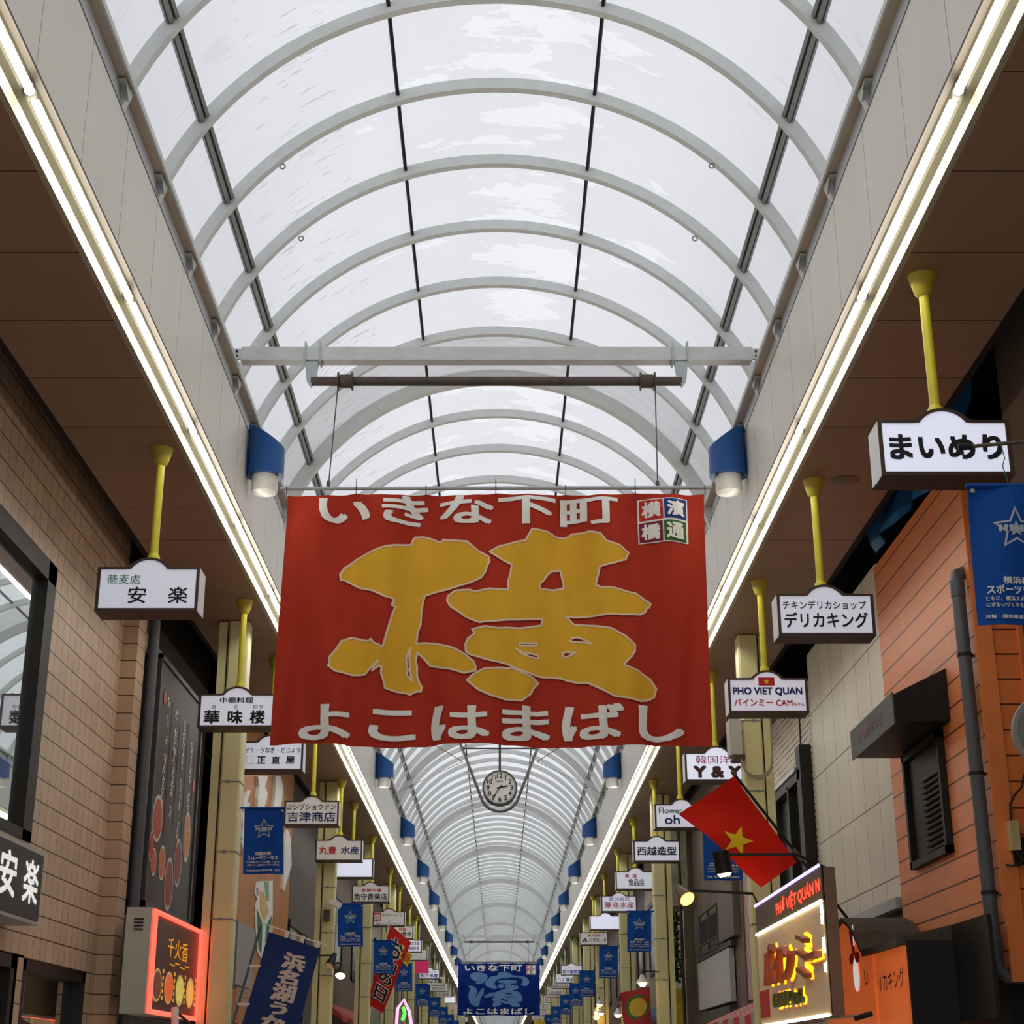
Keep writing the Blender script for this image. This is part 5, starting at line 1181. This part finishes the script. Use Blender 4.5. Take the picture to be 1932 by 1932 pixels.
mb = MB(); mb.box(3.16, 3.52, yr - 1.27, yr - 1.245, 1.9, zr + .02); mb.build('end_panel', M_blk, ch)
text_on(fr_, 'デリカキング', yr - 1.2, yr - .12, 2.20, 2.36, 3.14, 1, INK['b'], .0)
yc = (I_[4][0] + I_[5][0])/2 - .25
for nm, cy_, cz_, ry, rz, m, X in (('white_drop', yc, 2.38, .11, .14, M_wlit, 3.112), ('red_bow', yc - .12, 2.52, .10, .045, INK['r'], 3.108), ('red_bow', yc + .12, 2.52, .09, .045, INK['r'], 3.108)):
    mb = MB(); mb.face(disc_pts(cy_, cz_, ry, rz, X)); mb.build(nm, m, ch)
yzpoly([(yc - .05, 2.54), (yc + .06, 2.54), (yc + .16, 2.76), (yc + .02, 2.74)], 3.11, INK['r'], ch, 'red_ribbon')
yzpoly([(yc - .05, 2.62), (yc + .0, 2.62), (yc - .01, 2.80), (yc - .05, 2.80)], 3.106, M_wlit, ch, 'white_tip')
text_on(ch, 'U', yc - .42, yc - .3, 2.28, 2.40, 3.12, 1, INK['b'], .0)
lh = thing('spot_lamp', 'small black lamp on a bracket at the bottom of the arched sign', 'lamp', (2.9, 13.6, 2.0))
a = atY(1550, 1922, 13.6); b = atY(1642, 1914, 13.6)
mb = MB(); mb.tube(a, b, .010, 8); mb.build('arm', M_steelw, lh, smooth=True)
mb = MB(); mb.tube(atY(1612, 1922, 13.6), atY(1645, 1912, 13.6), .022, 10); mb.build('can', M_black, lh, smooth=True)

# fittings at the first right column: junction box and cable loops
jb = thing('junction_box', 'grey junction box with looped cables on the first right column', 'box', (2.7, 17.45, 4.93))
mb = MB(); mb.box(2.63, 2.765, 17.5, 17.75, 4.95, 5.36); mb.build('case', M_beige, jb)
mb = MB(); mb.box(2.66, 2.79, 17.48, 17.74, 4.90, 4.95); mb.build('base', M_pipe, jb)
for k in range(3):
    r = .17 + .02*k; mb = MB()
    pts = [(2.74, 17.5, 4.92)] + [(2.92 - .17*math.cos(PI*i/10) if i < 11 else 0, 17.5 - .02*k, 4.88 - r*math.sin(PI*i/10)) for i in range(1, 10)] + [(3.10, 17.5, 4.95), (3.11, 17.55, 5.5), (3.10, 17.6, 6.3)]
    mb.path(pts, .011, 6); mb.build('cable', mat('cable_tan', (150, 138, 116), .6, var=.08), jb, smooth=True)
# red pennant with a green ring, amber lamps
q = [tuple(atY(a, b, 31.0)) for a, b in ((1170, 1873), (1226, 1862), (1183, 1990), (1232, 1985))]
t, cl, P, uv, ink, poly = cloth_quad('ring_pennant', 'faded red cloth with a green ring and white lettering', 'flag', *q, mat('faded_red_cloth', (190, 68, 70), .8, var=.06, spec=.1), lambda u, v: .03*math.sin(5*u + 3*v))
for k, (r, m) in enumerate(((.27, mat('ring_green', (52, 128, 64), .7, var=.05)), (.205, mat('ring_yellow', (222, 178, 60), .7, var=.1)))):
    poly([(.55 + r*1.5*math.cos(2*PI*i/24), .28 + r*.72*math.sin(2*PI*i/24)) for i in range(24)], m, 'ring' if k == 0 else 'ring_centre', .006 + .006*k)
ink('焼肉処', .18, .58, .86, .72, INK['w'], .03, .01)
M_amb = None
for k, (px, py, Y) in enumerate(((1131, 1893, 46.1), (1126, 1907, 46.2), (1134, 1909, 46.0), (1125, 1917, 46.3), (1166, 1911, 36.8), (1212, 1850, 28.4))):
    c = atY(px, py, Y)
    lab = ['upper', 'left', 'right', 'lowest', 'lone', 'angled'][k]
    lb = thing('bulb_lamp', '%s glowing amber bulb lamp %s' % (lab, 'in the cluster at the fourth right column' if k < 4 else ('by the third right column' if k == 4 else 'above the ring cloth')), 'lamp', tuple(c + Vector((0, 0, .12))), 'amber bulbs on the right')
    cx_, cy_ = (2.79, {0: 46.47, 1: 46.47, 2: 46.47, 3: 46.47, 4: 37.07, 5: 28.67}[k])
    mb = MB(); mb.path([c + Vector((0, 0, .10)), c + Vector((0, 0, .16)), (cx_ + .05, cy_ + .01, c.z + .16)], .01, 6); mb.build('arm', M_black, lb, smooth=True)
    mb = MB(); mb.lathe(c, [(.03, .10), (.05, .05), (.12, -.04)], 14); mb.build('shade', M_diff, lb, smooth=True)
    mb = MB(); mb.lathe(c, [(.05, .0), (.08, -.05), (.04, -.10)], 12); mb.build('bulb', glow('amber_bulb', (255, 206, 120), 8), lb, smooth=True)
mb = MB(); q = [atY(a, b, 82.0) for a, b in ((1006, 1932), (1018, 1921), (1030, 1930), (1020, 1942))]; mb.prism(q, (0, .1, 0)); tag(mb.build('yellow_placard', INK['y'], None), 'tiny tilted yellow placard under the far blue banner', 'sign')
# clock hung on a bent steel strap
ck = thing('hanging_clock', 'round white clock in a U shaped steel hanger under the red banner', 'clock', (0, 26.7, 6.17))
c = atY(943, 1486, 26.7); R = .295
mb = MB(); mb.lathe(c + Vector((0, -.01, 0)), [(0, 0), (R*.93, 0), (R*.93, .02), (0, .02)], 48, axis='y'); dial = mb.build('dial', mat('clock_dial', (240, 240, 232), .5, var=.02), ck)
mb = MB(); mb.lathe(c, [(R*.93, -.03), (R, -.03), (R*1.02, .05), (R*1.02, .16), (R*.9, .2), (R*.93, .0)], 48, axis='y', caps=False); mb.build('rim', M_steeld, ck, smooth=True)
for k in range(1, 13):
    a = PI*k/6; mb = MB(); s_ = str(k); w = .055*len(s_) - (.01 if len(s_) > 1 else 0)
    px, pz = c.x + .68*R*math.sin(a), c.z + .68*R*math.cos(a)
    put_text(mb, s_, (px - w/2, c.y - .016, pz - .042), (w, 0, 0), (0, 0, .084), .01, fit=False); mb.build('numeral', INK['k'], dial, fix=False)
mb = MB()
for k in range(60):
    a = PI*k/30; d = Vector((math.sin(a), 0, math.cos(a))); nrm = Vector((d.z, 0, -d.x)); L = .014 if k % 5 else .022
    mb.obox(c + Vector((0, -.014, 0)) + d*(.87*R), nrm*(.002 if k % 5 else .005), (0, .002, 0), d*L*.5)
mb.build('tick', INK['k'], dial)
for nm, an, L, w in (('hour_hand', 78, .46, .011), ('minute_hand', 214, .80, .006)):
    a = math.radians(an); d = Vector((math.sin(a), 0, math.cos(a))); nrm = Vector((d.z, 0, -d.x)); mb = MB()
    mb.obox(c + Vector((0, -.02, 0)) + d*(R*(L - .18)/2), nrm*w, (0, .003, 0), d*(R*(L + .18)/2)); mb.build(nm, INK['k'], dial)
mb = MB(); put_text(mb, 'SEIKO', (c.x - .055, c.y - .015, c.z + .095), (.11, 0, 0), (0, 0, .02), .02); mb.build('lettering', INK['s'], dial, fix=False)
tl = atY(869, 1405, 26.7); tr = atY(1017, 1405, 26.7)
mb = MB(); pts = [tl + Vector((-.25, 0, .9)), tl]
cl_, cr_ = atY(911, 1500, 26.7), atY(975, 1500, 26.7)
cen = (cl_ + cr_)/2 + Vector((0, 0, .04)); rr = (cr_ - cl_).length/2 + .035
for i in range(15): a = PI*(1.08 + .84*i/14); pts.append(Vector((cen.x + rr*1.02*math.cos(a), c.y, cen.z + rr*.98*math.sin(a))))
pts += [tr, tr + Vector((.25, 0, .9))]
mb.path(pts, .026, 10); mb.build('strap', mat('clock_strap', (112, 112, 110), .3, .5, var=.08), ck, smooth=True)
mb = MB(); z = atY(943, 1412, 26.7).z; mb.tube((tl.x, c.y, z), (tr.x, c.y, z), .014, 8); mb.build('cross_bar', M_steeld, ck, smooth=True)
mb = MB(); mb.tube((c.x, c.y + .05, c.z + R), (c.x, c.y + .05, z + .8), .02, 8); mb.build('stem', M_steeld, ck, smooth=True)
for s in (-1, 1):
    a = atY(873 if s < 0 else 1013, 1437, 26.7)
    for yy, zz in ((34.5, 7.3), (24.6, 7.3)):
        mb = MB(); mb.tube(a, (s*2.38, yy, zz), .006, 5); mb.build('stay_wire', M_wire, ck)
# round ceiling plate on the right soffit
mb = MB(); p = atZ(1594, 906, 6.37); mb.lathe((p.x, p.y, 6.372), [(.10, -.012), (.125, -.006), (.13, 0)], 28); tag(mb.build('ceiling_plate', mat('plate_brown', (112, 90, 76), .4, var=.05), None, smooth=True, org=(p.x, p.y, 6.36)), 'round flush plate on the right canopy soffit', 'fitting')
